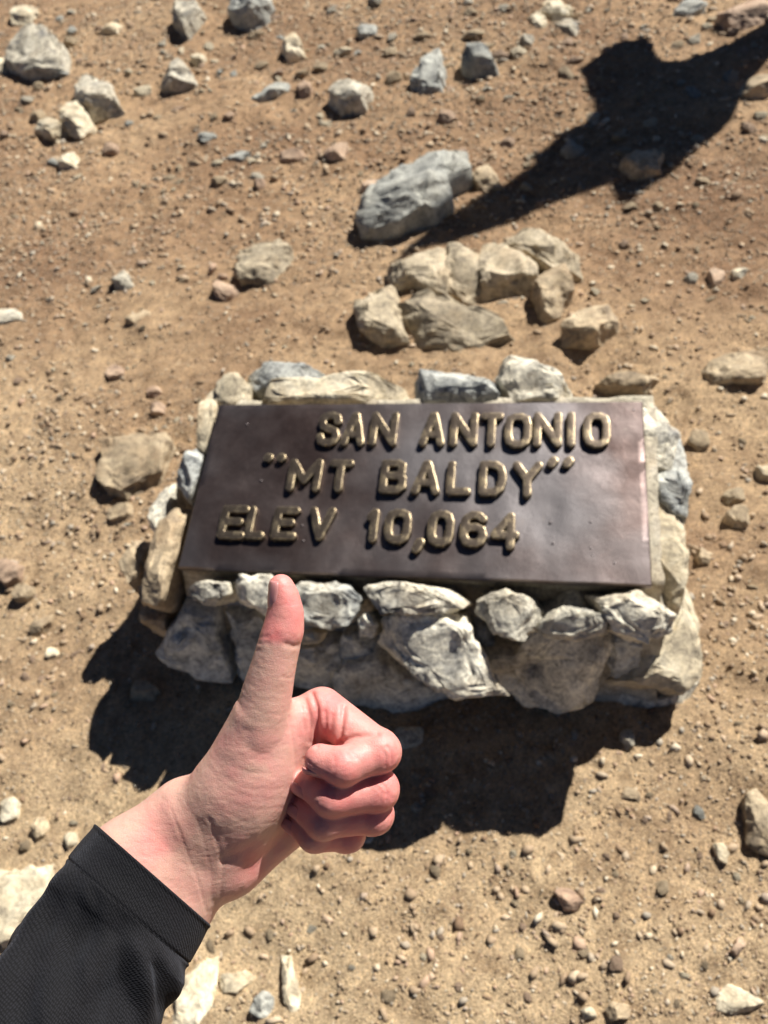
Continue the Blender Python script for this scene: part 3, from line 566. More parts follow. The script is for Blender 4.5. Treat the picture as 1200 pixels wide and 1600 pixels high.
# ------------------------------------------------------------------ loose rocks (outline on the photo, how it is told apart)
G = 'loose rocks lying on the dirt'
ROCKS = [  # name, outline, height factor, material, label
    ('rock', [(28, 58), (45, 54), (66, 62), (100, 82), (113, 98), (108, 118), (80, 125), (45, 120), (30, 100)], .55, 'granite', 'large pale grey angular rock near the upper left corner'),
    ('rock', [(124, 122), (150, 120), (164, 137), (192, 148), (197, 172), (180, 183), (150, 176), (128, 155)], .55, 'granite', 'grey rock with dark front below the large pale rock, upper left'),
    ('rock', [(90, 178), (105, 168), (125, 172), (146, 200), (128, 216), (105, 207)], .5, 'pale', 'cream sloping stone, right one of a side-by-side pair at upper left'),
    ('rock', [(53, 190), (68, 180), (82, 184), (96, 213), (80, 217), (55, 205)], .5, 'pale', 'cream stone, left one of a side-by-side pair at upper left'),
    ('rock', [(88, 243), (108, 233), (125, 250), (120, 262), (92, 258)], .6, 'pale', 'small bright pyramid-shaped stone below the cream pair, upper left'),
    ('rock', [(18, 18), (45, 8), (58, 22), (50, 37), (20, 36)], .45, 'pale', 'yellowish blocky stone in the top left corner'),
    ('rock', [(271, 38), (280, 10), (300, 8), (322, 30), (312, 55), (292, 70), (276, 52)], .7, 'granite', 'upright pale grey rock with a pointed foot at the top edge'),
    ('rock', [(355, 22), (365, -6), (420, -6), (424, 38), (410, 46), (365, 36)], .75, 'grey', 'dark blocky boulder cut off by the top edge'),
    ('rock', [(436, 76), (442, 62), (462, 62), (478, 85), (450, 97)], .8, 'pale', 'small cream rock with a black shadow below the dark boulder'),
    ('rock', [(252, 141), (262, 108), (275, 92), (290, 105), (314, 125), (308, 136), (270, 146)], .6, 'granite', 'pale pointed rock between the upright rock and the flat slab'),
    ('rock', [(297, 90), (308, 80), (323, 92), (315, 104), (300, 102)], .6, 'pale', 'small cream stone just above the pale pointed rock'),
    ('rock', [(508, 158), (530, 133), (550, 130), (584, 148), (578, 170), (540, 179), (515, 176)], .6, 'granite', 'hump-backed grey rock at top centre with a shaded left side'),
    ('rock', [(160, 42), (172, 36), (192, 44), (188, 54), (165, 54)], .5, 'pale', 'small cream stone left of the upright pale grey rock'),
    ('slab', [(385, 156), (410, 142), (452, 128), (458, 135), (430, 150), (395, 162)], .4, 'grey', 'thin grey slab half buried left of the hump-backed rock'),
    ('rock', [(460, 130), (472, 124), (490, 140), (485, 152), (465, 150)], .6, 'pink', 'rusty stone at the tip of the thin grey slab'),
    ('rock', [(556, 48), (570, 38), (590, 42), (588, 54), (566, 58)], .55, 'grey', 'small dark grey stone near the top edge, centre'),
    ('rock', [(367, 427), (378, 397), (400, 384), (430, 384), (450, 404), (449, 430), (415, 446), (380, 448)], .5, 'tan', 'rounded tan boulder with a groove, left of the cracked rock ledge'),
    ('rock', [(177, 440), (188, 420), (204, 433), (216, 455), (192, 461)], .5, 'granite', 'small grey pointed stone left of the rounded tan boulder'),
    ('rock', [(-4, 492), (15, 484), (38, 495), (38, 508), (10, 513)], .45, 'granite', 'grey stone at the left edge above the left boulder'),
    ('rock', [(-4, 97), (15, 94), (24, 107), (10, 119), (-4, 116)], .6, 'pale', 'bright cream stone touching the left edge near the top'),
    ('rock', [(641, 130), (655, 108), (684, 76), (692, 100), (694, 142), (670, 151), (645, 142)], .55, 'grey', 'dark grey pointed rock, left one of two at top centre right'),
    ('rock', [(720, 104), (728, 84), (742, 75), (762, 92), (782, 121), (750, 122), (730, 116)], .7, 'grey', 'dark wedge-shaped rock, right one of two at top centre right'),
    ('rock', [(1116, 28), (1140, 8), (1200, -8), (1215, 20), (1195, 38), (1140, 43)], .45, 'pink', 'large pinkish slab of rock in the top right corner'),
    ('rock', [(1048, 8), (1065, -8), (1110, -8), (1106, 10), (1075, 18)], .5, 'grey', 'grey rock at the top edge left of the pinkish slab'),
    ('slab', [(826, 20), (838, 10), (856, 30), (852, 46), (838, 38)], .3, 'pale', 'leftmost pale flake of the broken flat rock at top right'),
    ('slab', [(840, 4), (865, -6), (895, 8), (906, 32), (880, 26), (856, 14)], .3, 'pale', 'upper pale plate of the broken flat rock at top right'),
    ('slab', [(860, 26), (884, 32), (906, 42), (900, 56), (878, 48)], .3, 'granite', 'lower plate of the broken flat rock at top right'),
    ('rock', [(812, 66), (820, 54), (836, 62), (832, 74), (818, 76)], .6, 'granite', 'small grey stone below the broken flat rock at top right'),
    ('slab', [(559, 335), (573, 312), (620, 288), (700, 254), (728, 248), (732, 275), (705, 300), (711, 322), (690, 350), (640, 366), (610, 374), (566, 360)], .50, 'grey', 'large smooth blue-grey slab beside the tip of the long shadow'),
    ('rock', [(734, 281), (748, 258), (774, 252), (784, 290), (756, 299)], .55, 'tan', 'tan stone right of the blue-grey slab at the edge of the shadow'),
    ('rock', [(700, 245), (712, 228), (733, 230), (732, 250), (712, 254)], .7, 'pink', 'rusty cube-shaped stone just above the blue-grey slab'),
    ('rock', [(604, 440), (640, 413), (690, 396), (706, 420), (700, 470), (660, 458), (615, 462)], .6, 'tan', 'left block of the cracked tan ledge behind the monument'),
    ('rock', [(692, 397), (735, 390), (756, 392), (762, 440), (752, 474), (720, 481), (698, 470)], .65, 'tan', 'middle block of the cracked tan ledge behind the monument'),
    ('rock', [(752, 392), (780, 384), (830, 408), (842, 448), (792, 468), (758, 470)], .65, 'granite', 'right block of the cracked tan ledge, shaded on its right'),
    ('rock', [(783, 382), (800, 369), (850, 378), (895, 418), (906, 440), (872, 442), (826, 412)], .5, 'tan', 'long rounded stone leaning over the right end of the ledge'),
    ('rock', [(829, 455), (845, 428), (880, 434), (893, 470), (880, 500), (850, 509), (832, 490)], .62, 'tan', 'egg-shaped tan stone below the long leaning stone'),
    ('rock', [(558, 480), (588, 452), (618, 468), (630, 500), (640, 545), (600, 542), (570, 528)], .5, 'tan', 'squat tan rock at the lower left foot of the cracked ledge'),
    ('rock', [(625, 462), (680, 464), (722, 490), (772, 510), (804, 534), (720, 552), (650, 524)], .38, 'tan', 'low sunlit tongue of tan rock in front of the ledge'),
    ('rock', [(878, 534), (900, 497), (930, 485), (960, 500), (964, 535), (930, 549), (882, 550)], .55, 'tan', 'rough tan boulder right of the egg-shaped stone'),
    ('rock', [(163, 750), (164, 690), (185, 667), (222, 668), (272, 705), (256, 762), (215, 786), (176, 775)], .32, 'tan', 'large half-buried tan boulder left of the plaque'),
    ('rock', [(160, 800), (175, 786), (210, 790), (212, 806), (172, 814)], .4, 'tan', 'low stone just below the large left boulder'),
    ('rock', [(1088, 592), (1130, 567), (1210, 552), (1212, 604), (1112, 608)], .25, 'tan', 'broad flat boulder half buried at the right edge, level with the plaque top'),
    ('rock', [(928, 612), (940, 590), (990, 580), (1034, 590), (1022, 622)], .5, 'tan', 'tan rock behind the right rear corner of the monument'),
    ('rock', [(1072, 692), (1080, 670), (1100, 670), (1108, 695), (1095, 711)], .7, 'tan', 'small upright tan stone right of the monument\'s right rear corner'),
    ('rock', [(1128, 812), (1140, 792), (1165, 794), (1174, 815), (1150, 833)], .6, 'tan', 'rounded tan stone, lower of two right of the monument'),
    ('rock', [(1126, 778), (1140, 762), (1164, 768), (1162, 784), (1136, 790)], .5, 'tan', 'tan stone, upper of two touching right of the monument'),
    ('rock', [(1176, 740), (1190, 722), (1210, 726), (1210, 752), (1186, 750)], .6, 'pale', 'pale stone at the right edge beside the plaque'),
    ('rock', [(1082, 876), (1094, 858), (1112, 868), (1108, 886), (1090, 888)], .6, 'tan', 'small tan stone right of the monument\'s front corner'),
    ('rock', [(1114, 1322), (1124, 1312), (1142, 1332), (1138, 1350), (1122, 1346)], .9, 'pale', 'pale prism-shaped stone standing on the dirt at lower right'),
    ('rock', [(864, 1398), (876, 1386), (898, 1392), (912, 1412), (902, 1428), (880, 1426)], .65, 'pink', 'smooth two-toned tan stone on the open dirt, lower right'),
    ('rock', [(1140, 1488), (1152, 1466), (1164, 1464), (1164, 1484), (1150, 1496)], .8, 'pink', 'small upright brown stone near the right edge, lower right'),
    ('rock', [(1162, 1250), (1180, 1238), (1215, 1232), (1215, 1345), (1190, 1338), (1165, 1320)], .5, 'tan', 'large brown boulder cut off by the right edge'),
    ('rock', [(-8, 875), (12, 868), (34, 880), (30, 905), (8, 916), (-8, 912)], .6, 'pink', 'smooth brown boulder at the left edge beside the monument'),
    ('rock', [(14, 925), (22, 908), (44, 908), (51, 925), (36, 938), (18, 936)], .65, 'tan', 'tan stone with a dark foot below the smooth brown boulder'),
    ('rock', [(36, 985), (50, 970), (70, 958), (84, 956), (76, 974), (58, 990)], .5, 'tan', 'finger-shaped tan stone at left, below the brown boulder'),
    ('rock', [(64, 1020), (68, 1004), (84, 1004), (88, 1018), (76, 1028)], .6, 'pale', 'small pale round stone below the finger-shaped stone'),
    ('rock', [(203, 1078), (215, 1062), (240, 1064), (256, 1080), (240, 1096), (214, 1098)], .55, 'tan', 'lone rock lying inside the monument\'s shadow, left of the thumb'),
    ('rock', [(612, 1155), (625, 1136), (652, 1136), (664, 1154), (650, 1174), (622, 1176)], .5, 'granite', 'pale rock inside the monument\'s shadow right of the knuckles'),
    ('rock', [(966, 1152), (976, 1138), (988, 1142), (992, 1166), (978, 1174)], .6, 'granite', 'small upright stone at the right border of the monument\'s shadow'),
    ('rock', [(44, 1302), (52, 1280), (70, 1276), (80, 1294), (70, 1312), (52, 1314)], .6, 'tan', 'round tan stone left of the sleeve cuff'),
    ('rock', [(96, 1314), (104, 1298), (118, 1300), (122, 1318), (108, 1328)], .6, 'pale', 'small cream stone nearest the sleeve cuff'),
    ('rock', [(-8, 1248), (10, 1240), (30, 1252), (28, 1280), (4, 1286)], .5, 'pale', 'yellowish stone at the left edge above the sleeve'),
    ('rock', [(-10, 1350), (40, 1342), (82, 1358), (92, 1400), (40, 1450), (-10, 1480)], .18, 'pale', 'broad pale bedrock patch at the left edge behind the sleeve'),
    ('rock', [(252, 1600), (262, 1560), (300, 1505), (345, 1490), (330, 1560), (290, 1612)], .18, 'pale', 'pale buried rock just right of the sleeve, bottom edge'),
    ('rock', [(335, 1520), (372, 1512), (395, 1522), (378, 1545), (345, 1550)], .22, 'pale', 'low pale stone between the sleeve and the bone-shaped stone'),
    ('rock', [(432, 1482), (446, 1478), (455, 1520), (470, 1560), (466, 1592), (446, 1592), (440, 1540)], .35, 'pale', 'long pale bone-shaped stone at the bottom'),
    ('rock', [(390, 1552), (402, 1544), (426, 1556), (424, 1588), (404, 1592), (388, 1580)], .6, 'grey', 'small grey cube-shaped stone at the bottom edge'),
    ('rock', [(1116, 1548), (1140, 1536), (1176, 1546), (1196, 1566), (1150, 1586), (1118, 1576)], .25, 'pale', 'pale half-buried stone in the lower right corner'),
    ('rock', [(944, 1578), (960, 1566), (982, 1572), (984, 1592), (956, 1598)], .65, 'tan', 'tan stone with a black shadow at the bottom edge, right'),
    ('rock', [(908, 1582), (914, 1572), (930, 1572), (932, 1592), (912, 1594)], .6, 'pale', 'small pale stone at the bottom edge, left of the tan stone'),
    ('rock', [(965, 268), (985, 246), (1020, 240), (1040, 258), (1030, 276), (990, 284)], .5, 'tan', 'rock lying under the lower edge of the long shadow'),
    ('rock', [(1150, 150), (1162, 128), (1200, 118), (1215, 140), (1180, 156)], .5, 'tan', 'tan boulder at the right edge beside the broad part of the shadow'),
    ('rock', [(640, 1262), (650, 1252), (660, 1262), (652, 1272)], .6, 'granite', 'small dark pebble just below the shadow right of the knuckles'),
    ('rock', [(985, 1246), (990, 1232), (1002, 1240), (1000, 1254)], .6, 'tan', 'upper of two round pebbles right of the shadow tip'),
    ('rock', [(970, 1240), (980, 1228), (1000, 1236), (998, 1250), (978, 1250)], .5, 'tan', 'lower right round pebble beside the shadow tip'),
    ('rock', [(164, 586), (178, 570), (196, 576), (196, 592), (174, 598)], .5, 'pink', 'brownish stone on open dirt left of the monument\'s rear corner'),
    ('rock', [(232, 640), (246, 628), (262, 636), (258, 650), (240, 652)], .5, 'pink', 'orange-tan stone of a pair left of the plaque\'s upper corner'),
    ('rock', [(230, 612), (244, 606), (256, 616), (250, 626), (234, 624)], .5, 'pink', 'upper stone of the orange-tan pair left of the plaque'),
    ('rock', [(330, 455), (344, 442), (372, 448), (374, 462), (350, 474)], .5, 'pink', 'rusty stone leaning at the foot of the rounded tan boulder'),
    ('rock', [(430, 240), (450, 232), (478, 238), (476, 250), (446, 252)], .4, 'pink', 'flat rusty stone in the reddish patch at upper centre'),
    ('rock', [(505, 238), (520, 226), (545, 234), (540, 252), (512, 254)], .5, 'pink', 'dark rusty stone right of the flat one in the reddish patch'),
    ('slab', [(352, 242), (372, 234), (396, 240), (388, 250), (356, 250)], .3, 'grey', 'thin grey shard lying left of the reddish patch'),
    ('rock', [(396, 292), (402, 276), (414, 280), (414, 292), (402, 298)], .7, 'pink', 'small upright rusty stone below the thin grey shard'),
    ('rock', [(562, 292), (580, 280), (610, 276), (612, 288), (576, 300)], .45, 'pink', 'long rusty stone above the left end of the blue-grey slab'),
    ('rock', [(1104, 428), (1116, 418), (1136, 426), (1130, 446), (1112, 446)], .6, 'pink', 'orange-brown stone at right, below the open dirt beside the long shadow'),
    ('rock', [(1140, 424), (1156, 416), (1168, 424), (1162, 436), (1146, 438)], .5, 'pale', 'cream stone just right of the orange-brown stone'),
    ('rock', [(1068, 432), (1080, 420), (1092, 428), (1088, 442), (1074, 444)], .6, 'granite', 'grey stone just left of the orange-brown stone'),
    ('rock', [(196, 505), (210, 494), (236, 488), (238, 498), (216, 512)], .4, 'tan', 'elongated tan stone below the small grey pointed stone'),
]
placed = []       # (x, y, radius) of what already lies on the dirt
landmarks = []
def add_rock(name, poly, hf, mn, label, seed, group=G, cat='rock', sub=4):
    hf *= .82
    if 'ledge' in label or 'egg-shaped' in label or 'upper left' in label or 'slab beside' in label:
        pc = np.mean(poly, 0); poly = [tuple(pc + (np.array(q) - pc) * 1.1) for q in poly]
        if 'ledge' in label: hf *= .72; mn = 'ledge'
    W0 = np.array([ground(x, y) for x, y in poly])[:, :2]; c0 = W0.mean(0)
    vd = c0 - CAM[:2]; rng = np.linalg.norm(vd); vd /= rng; pd = np.array([vd[1], -vd[0]]); el = math.atan2(CAM[2], rng)
    dep, wid = (W0 - c0) @ vd, (W0 - c0) @ pd
    Dg, Wg = np.ptp(dep), np.ptp(wid); app = Dg * math.sin(el)
    h = hf * math.sqrt(Wg * app); size = math.sqrt(Wg * app)
    true = max(Dg - 0.5 * h / math.tan(el), 0.6 * Dg)         # part of what shows is the rock's height
    dep = (dep - dep.min()) * true / Dg + dep.min() + 0.05 * h / math.tan(el)
    W3 = c0 + dep[:, None] * vd + wid[:, None] * pd
    gz = float(ground_height(c0[None])[0]); c = W3.mean(0); P2 = W3 - c
    x, y = P2[:, 0], P2[:, 1]; x1, y1 = np.roll(x, -1), np.roll(y, -1); cr = x * y1 - x1 * y; A = cr.sum() / 2
    cc = np.array([((x + x1) * cr).sum(), ((y + y1) * cr).sum()]) / (6 * A); P2 = P2 - cc; c = c + cc
    if size > .075: sub = 5
    v, f = stone_from_outline(P2, h * 0.85, h * 0.6, seed, sub=sub, facets=11, rough=0.10, box=.34, flat=.45 if name == 'slab' else .52, low=0.1, strata=0.09 if mn in ('ledge', 'grey') else 0.05)
    o = np.array([c[0], c[1], h * 0.22])
    o = o + np.array([0, 0, gz])
    ob = obj(name, rock_mesh(name, v, f), M[mn], label=label, cat=cat, group=group, loc=o)
    placed.append((o[0], o[1], size * 0.5))
    return ob
for k, (nm, poly, hf, mn, lab) in enumerate(ROCKS):
    add_rock(nm, poly, hf, mn, lab, 300 + k)

# ------------------------------------------------------------------ countable pebbles
LAND = [('the blue-grey slab', (645, 310)), ('the rounded tan boulder', (410, 416)), ('the large left boulder', (215, 725)), ('the egg-shaped stone', (860, 470)), ('the cracked ledge', (720, 435)),
        ('the hump-backed rock', (547, 155)), ('the thin grey slab', (422, 145)), ('the large pale rock', (70, 90)), ('the cream pair of stones', (98, 195)), ('the upright pale rock', (296, 40)), ('the dark pointed rock', (670, 115)),
        ('the dark wedge-shaped rock', (752, 100)), ('the pinkish corner slab', (1160, 20)), ('the broken flat rock', (868, 26)), ('the broad flat boulder', (1150, 585)), ('the rough tan boulder', (920, 520)),
        ('the monument\'s right side', (1085, 760)), ('the monument\'s front right corner', (1090, 1050)), ('the monument\'s left side', (240, 880)), ('the two-toned stone', (888, 1408)), ('the pale prism stone', (1128, 1332)),
        ('the brown boulder at the right edge', (1188, 1290)), ('the shadow tip', (870, 1290)), ('the bone-shaped stone', (450, 1535)), ('the sleeve cuff', (130, 1300)), ('the smooth brown boulder', (12, 892)), ('the finger-shaped stone', (62, 972)),
        ('the left end of the monument\'s shadow', (140, 1100)), ('the fist', (620, 1230)), ('the small grey pointed stone', (195, 442)), ('the long shadow\'s broad part', (1020, 190)), ('the orange-brown stone', (1118, 432)), ('the wrist', (340, 1400))]
used = {}
COLS = [('tan', 'tan'), ('pale', 'cream'), ('pink', 'rusty'), ('granite', 'grey speckled'), ('grey', 'dark grey')]
def side_word(dx, dy):
    a = math.degrees(math.atan2(-dy, dx)) % 360
    return ['right of', 'up and right of', 'above', 'up and left of', 'left of', 'down and left of', 'below', 'down and right of'][int((a + 22.5) // 45) % 8]
SHAPES = [('round', .62, .8), ('flat', .25, .5), ('angular', .6, .45), ('long', .5, .6)]
_prot = {}
for sn, bx, fl in SHAPES:
    for j in range(3):
        rs = np.random.default_rng(900 + j + len(sn) * 7); K = 8
        ang = np.sort(rs.uniform(0, 2 * math.pi, K)); ang = np.linspace(0, 2 * math.pi, K, endpoint=False) + rs.uniform(-.25, .25, K)
        rad = rs.uniform(.75, 1.05, K); poly = np.stack([np.cos(ang) * rad * (1.5 if sn == 'long' else 1.0), np.sin(ang) * rad * (.62 if sn == 'long' else .85)], 1)
        up = {'round': .62, 'flat': .3, 'angular': .7, 'long': .45}[sn]
        _prot[sn, j] = stone_from_outline(poly, up, up, 50 + j, sub=3, facets=13 if sn != 'round' else 8, rough=.10, box=bx, flat=fl)
_mesh_cache = {}
def pebbles(n_want, word, ylim, sizes, weights, reject):
    count = tries = 0
    while count < n_want and tries < 8000:
        tries += 1
        px, py = random.uniform(3, 1197), random.uniform(*ylim)
        if reject(px, py): continue
        g = ground(px, py)
        if -0.13 < g[0] < PW + 0.16 and -0.20 < g[1] < PD + 0.30: continue
        if 190 < px < 660 and 880 < py < 1440: continue
        if py > 1290 and px < 330 - max(0, py - 1445) * 0.45 and py > 1290 + max(0, 150 - px) * 1.2: continue
        s = random.choice(sizes) * (1.5 if py < 330 else 1.1 if py < 700 else .85)
        if any((g[0] - x) ** 2 + (g[1] - y) ** 2 < (r + s) ** 2 for x, y, r in placed): continue
        mn, cw = random.choices(COLS, weights)[0]; sn, _, _ = random.choice(SHAPES)
        best = min(LAND, key=lambda q: (q[1][0] - px) ** 2 + (q[1][1] - py) ** 2)
        dist = math.hypot(best[1][0] - px, best[1][1] - py)
        lab = f"{cw} {sn} {word} {'close ' if dist < 75 else 'farther ' if dist > 150 else ''}{side_word(px - best[1][0], py - best[1][1])} {best[0]}"
        if lab in used: continue
        used[lab] = 1; j = random.randrange(3)
        if (sn, j, mn) not in _mesh_cache:
            v, f = _prot[sn, j]; me = rock_mesh('pebble', v, f); me.materials.append(M[mn]); _mesh_cache[sn, j, mn] = me
        gz = float(ground_height(g[None, :2])[0])
        o = obj('stone_chunk' if word == 'stone' else 'pebble', _mesh_cache[sn, j, mn], None, label=lab, cat=word, group='broken stones of the far rubble' if word == 'stone' else 'pebbles scattered over the dirt', loc=(g[0], g[1], gz + s * .22))
        o.scale = (s, s, s * random.uniform(.6, 1.0)); o.rotation_euler = (random.uniform(-.3, .3), random.uniform(-.3, .3), random.uniform(0, 6.28))
        placed.append((g[0], g[1], s)); count += 1
pebbles(110, 'stone', (2, 290), [.014, .017, .02, .024, .03], (4, 4, 4, 3, 1.2), lambda x, y: random.random() > (1.0 if y < 140 else .55))
pebbles(180, 'pebble', (5, 1595), [.007, .008, .008, .009, .010, .012, .015], (7, 2, 4, 1.6, .5), lambda x, y: random.random() > (.8 if y < 330 else .55 if y < 640 else .8))

# ------------------------------------------------------------------ gravel and grit nobody could count
def scatter(name, n, smin_, smax, region, base_n, seed, label, cluster=0.5):
    rs = np.random.default_rng(seed)
    xy = np.stack([rs.uniform(region[0], region[1], n), rs.uniform(region[2], region[3], n)], 1)
    den = fbm(np.column_stack([xy * 2.1, np.zeros(n)]), 3, seed) * cluster + 0.62
    den = den * np.where(xy[:, 1] < 0.0, .55, 1.0) if name == 'gravel' else den       # trodden sand in front of the monument
    keep = rs.random(n) < den; xy = xy[keep]
    # leave the monument's footprint free
    rel = np.column_stack([xy, np.zeros(len(xy))]) - CAM; cv = rel @ BASIS; pxx = cv[:, 0] / cv[:, 2] * FPX + CX; pyy = cv[:, 1] / cv[:, 2] * FPX + CY
    xy = xy[(cv[:, 2] > .1) & (pxx > -380) & (pxx < 1580) & (pyy > -250) & (pyy < 1950)]
    ins = (xy[:, 0] > -0.03) & (xy[:, 0] < PW + 0.05) & (xy[:, 1] > -0.05) & (xy[:, 1] < PD + 0.04); xy = xy[~ins]; n = len(xy)
    if base_n == 0:
        bv = np.array([(1, 0, 0), (-1, 0, 0), (0, 1, 0), (0, -1, 0), (0, 0, 1), (0, 0, -1)], float)
        bf = np.array([(0, 2, 4), (2, 1, 4), (1, 3, 4), (3, 0, 4), (2, 0, 5), (1, 2, 5), (3, 1, 5), (0, 3, 5)])
    else: bv, bf = ico(base_n)
    k = len(bv); u = rs.random(n); s = smin_ * (smax / smin_) ** (u ** 3.2)
    jit = 1 + rs.uniform(-.55, .35, (n, k, 1)); sc = np.stack([rs.uniform(.85, 1.5, n), rs.uniform(.55, 1.0, n), rs.uniform(.35, .8, n)], 1)
    v = bv[None] * jit * sc[:, None, :]
    a = rs.uniform(0, 2 * math.pi, n); t = rs.uniform(-.5, .5, n)
    ct, st = np.cos(t)[:, None], np.sin(t)[:, None]; y, z = v[..., 1] * ct - v[..., 2] * st, v[..., 1] * st + v[..., 2] * ct
    ca, sa = np.cos(a)[:, None], np.sin(a)[:, None]; x, y = v[..., 0] * ca - y * sa, v[..., 0] * sa + y * ca
    v = np.stack([x, y, z], -1) * s[:, None, None]
    gz = ground_height(xy) + s * 0.22
    v = v + np.column_stack([xy, gz])[:, None, :]
    f = bf[None] + (np.arange(n) * k)[:, None, None]
    obj(name, new_mesh(name, v.reshape(-1, 3), f.reshape(-1, 3), smooth=False), M['gravel'], kind='stuff', label=label)
scatter('gravel', 135000, .0030, .0105, (-3.2, 2.2, -0.9, 4.8), 1, 61, 'loose brown and cream gravel scattered over the dirt')
scatter('rubble_chips', 7000, .006, .020, (-3.2, 2.2, 1.2, 4.8), 1, 71, 'small broken stone chips strewn across the far dirt', 0.7)
scatter('grit', 480000, .0016, .0042, (-2.6, 1.7, -0.6, 4.2), 0, 67, 'coarse sandy grit covering the dirt', 0.35)

# ------------------------------------------------------------------ hand giving a thumbs up
def hp(px, py, zcm): return ray(px, py) * (HAND_D - zcm * 0.01)        # camera space
S = HAND_D / FPX
PR = []
def cap(a, b, ra, rb, k): PR.append(('c', hp(*a), hp(*b), ra * S, rb * S, k * S))
def ell(c, ax1, r, k, z2=None):
    """ellipsoid: centre, in-picture long axis direction (dx, dy), radii (long, cross, depth) px"""
    a = np.array([ax1[0], ax1[1], 0.0]); a /= np.linalg.norm(a); b = np.array([-a[1], a[0], 0]); PR.append(('e', hp(*c), np.array([a, b, [0, 0, 1.0]]), np.array(r) * S, None, k * S))
def prim(q, p):
    if q[0] == 'c':
        d, t = seg_dist(p, q[1], q[2]); return d - (q[3] + (q[4] - q[3]) * t)
    l_ = (p - q[1]) @ q[2].T / q[3]; k0 = np.linalg.norm(l_, axis=1); k1 = np.linalg.norm(l_ / q[3], axis=1); return k0 * (k0 - 1) / np.maximum(k1, 1e-9)
GROUPS = {}
# wrist and forearm (flattened: three cords side by side)
PR = []
for ox, oy, rr in ((-31, -36, 52), (0, 0, 60), (30, 36, 52)):
    cap((312 + ox * .95, 1302 + oy * .95, -2.0), (230 + ox * 1.15, 1385 + oy * 1.15, -1.2), rr, rr * 1.06, 40)
    cap((230 + ox * 1.15, 1385 + oy * 1.15, -1.2), (188 + ox * .8, 1440 + oy * .8, -.8), rr * 1.06, rr * .9, 40)
# palm
for (x, y, z, r) in ((498, 1116, -2.4, 36), (515, 1165, -3.2, 36), (512, 1210, -3.6, 36), (492, 1254, -3.8, 34)):
    cap((330, 1292, -2.2), (x, y, z), 50, r, 30)
# hypothenar (heel of the hand)
cap((368, 1352, -1.9), (452, 1292, -3.0), 42, 36, 22)
cap((352, 1340, -2.0), (318, 1330, -2.1), 50, 56, 40)
GROUPS['palm'] = PR
PR = []
ell((391, 1226, -1.15), (78, -215), (130, 73, 62), 20)
cap((318, 1268, -1.6), (342, 1240, -1.3), 58, 52, 34)
cap((346, 1244, -1.2), (403, 1120, -0.5), 44, 42, 26)
prof = np.array([(1150, 404, 44, -.62), (1115, 410, 42.5, -.48), (1081, 417.5, 39.5, -.35), (1047, 426, 35.5, -.25), (1025, 431.5, 33.8, -.2), (1009, 435.5, 33.5, -.2), (988, 441, 32, -.2), (967, 445, 29.5, -.2), (945, 446, 26, -.2), (928, 443, 22.5, -.22), (917, 439, 20, -.25)])
tt = np.linspace(0, 1, 34); pk = np.linspace(0, 1, len(prof)); fine_ = np.stack([np.interp(tt, pk, prof[:, i]) for i in range(4)], 1)
for _ in range(3): fine_[1:-1] = (fine_[:-2] + 2 * fine_[1:-1] + fine_[2:]) / 4
for a, b in zip(fine_[:-1], fine_[1:]): cap((a[1], a[0], a[3]), (b[1], b[0], b[3]), a[2], b[2], 1.0)
cap((450, 985, 0.0), (452, 960, -0.05), 22, 19, 10)       # pad of the thumb
GROUPS['thumb'] = PR
PR = []
cap((422, 1132, -1.0), (488, 1118, -2.1), 32, 34, 26)     # web of skin
cap((430, 1160, -1.2), (490, 1150, -2.4), 34, 30, 26)
GROUPS['web'] = PR
def finger(name, mcp, pip, dip, tip, r):
    global PR
    PR = []
    cap(mcp, pip, r[0], r[1], 10); cap(pip, dip, r[1] * .98, r[2], 9); cap(dip, tip, r[2], r[3], 8)
    PR.append(('c', hp(*pip), hp(pip[0] + 3, pip[1] + 1, pip[2] - .15), r[1] * 1.03 * S, r[1] * .9 * S, 10 * S))
    GROUPS[name] = PR
finger('index', (503, 1108, -2.0), (594, 1174, -0.2), (536, 1198, 0.75), (500, 1187, 0.45), (36, 31, 29, 24))
finger('middle', (522, 1160, -3.0), (590, 1233, -0.5), (518, 1245, 0.35), (484, 1225, -0.35), (36, 32, 30.5, 24))
finger('ring', (518, 1206, -3.4), (584, 1272, -1.0), (506, 1281, -0.1), (476, 1262, -0.8), (34, 30, 29, 23))
finger('pinky', (498, 1250, -3.7), (543, 1303, -1.6), (492, 1303, -0.7), (468, 1287, -1.2), (31, 27, 27, 22))
def group_sdf(nm, p):
    d = None
    for q in GROUPS[nm]:
        e = prim(q, p); d = e if d is None else smin(d, e, q[5])
    return d
def hand_sdf(p):
    d = smin(group_sdf('palm', p), group_sdf('thumb', p), 26 * S)
    d = smin(d, group_sdf('web', p), 20 * S)
    fi = group_sdf('index', p)
    fo = smin(smin(group_sdf('middle', p), group_sdf('ring', p), 3.5 * S), group_sdf('pinky', p), 3.5 * S)
    fi2 = smin(fi, fo, 3.0 * S)
    return smin(d, fi2, 7.0 * S)
allp = np.array([x for g in GROUPS.values() for q in g for x in ((q[1], q[2]) if q[0] == 'c' else (q[1],))])
lo, hi = allp.min(0) - 0.026, allp.max(0) + 0.026
V, F = surface_nets(hand_sdf, lo, hi, 0.0008)
def grad(p, e=0.0004):
    g = np.stack([hand_sdf(p + np.eye(3)[i] * e) - hand_sdf(p - np.eye(3)[i] * e) for i in range(3)], 1)
    return g / np.maximum(np.linalg.norm(g, axis=1), 1e-9)[:, None]
for _ in range(2):
    gN = grad(V); V = V - gN * hand_sdf(V)[:, None] * 0.8
gN = grad(V)
PXV = V[:, :2] / V[:, 2:3] * FPX + np.array([CX, CY]); facing = np.clip(-gN[:, 2] * 1.6 + 0.25, 0, 1)
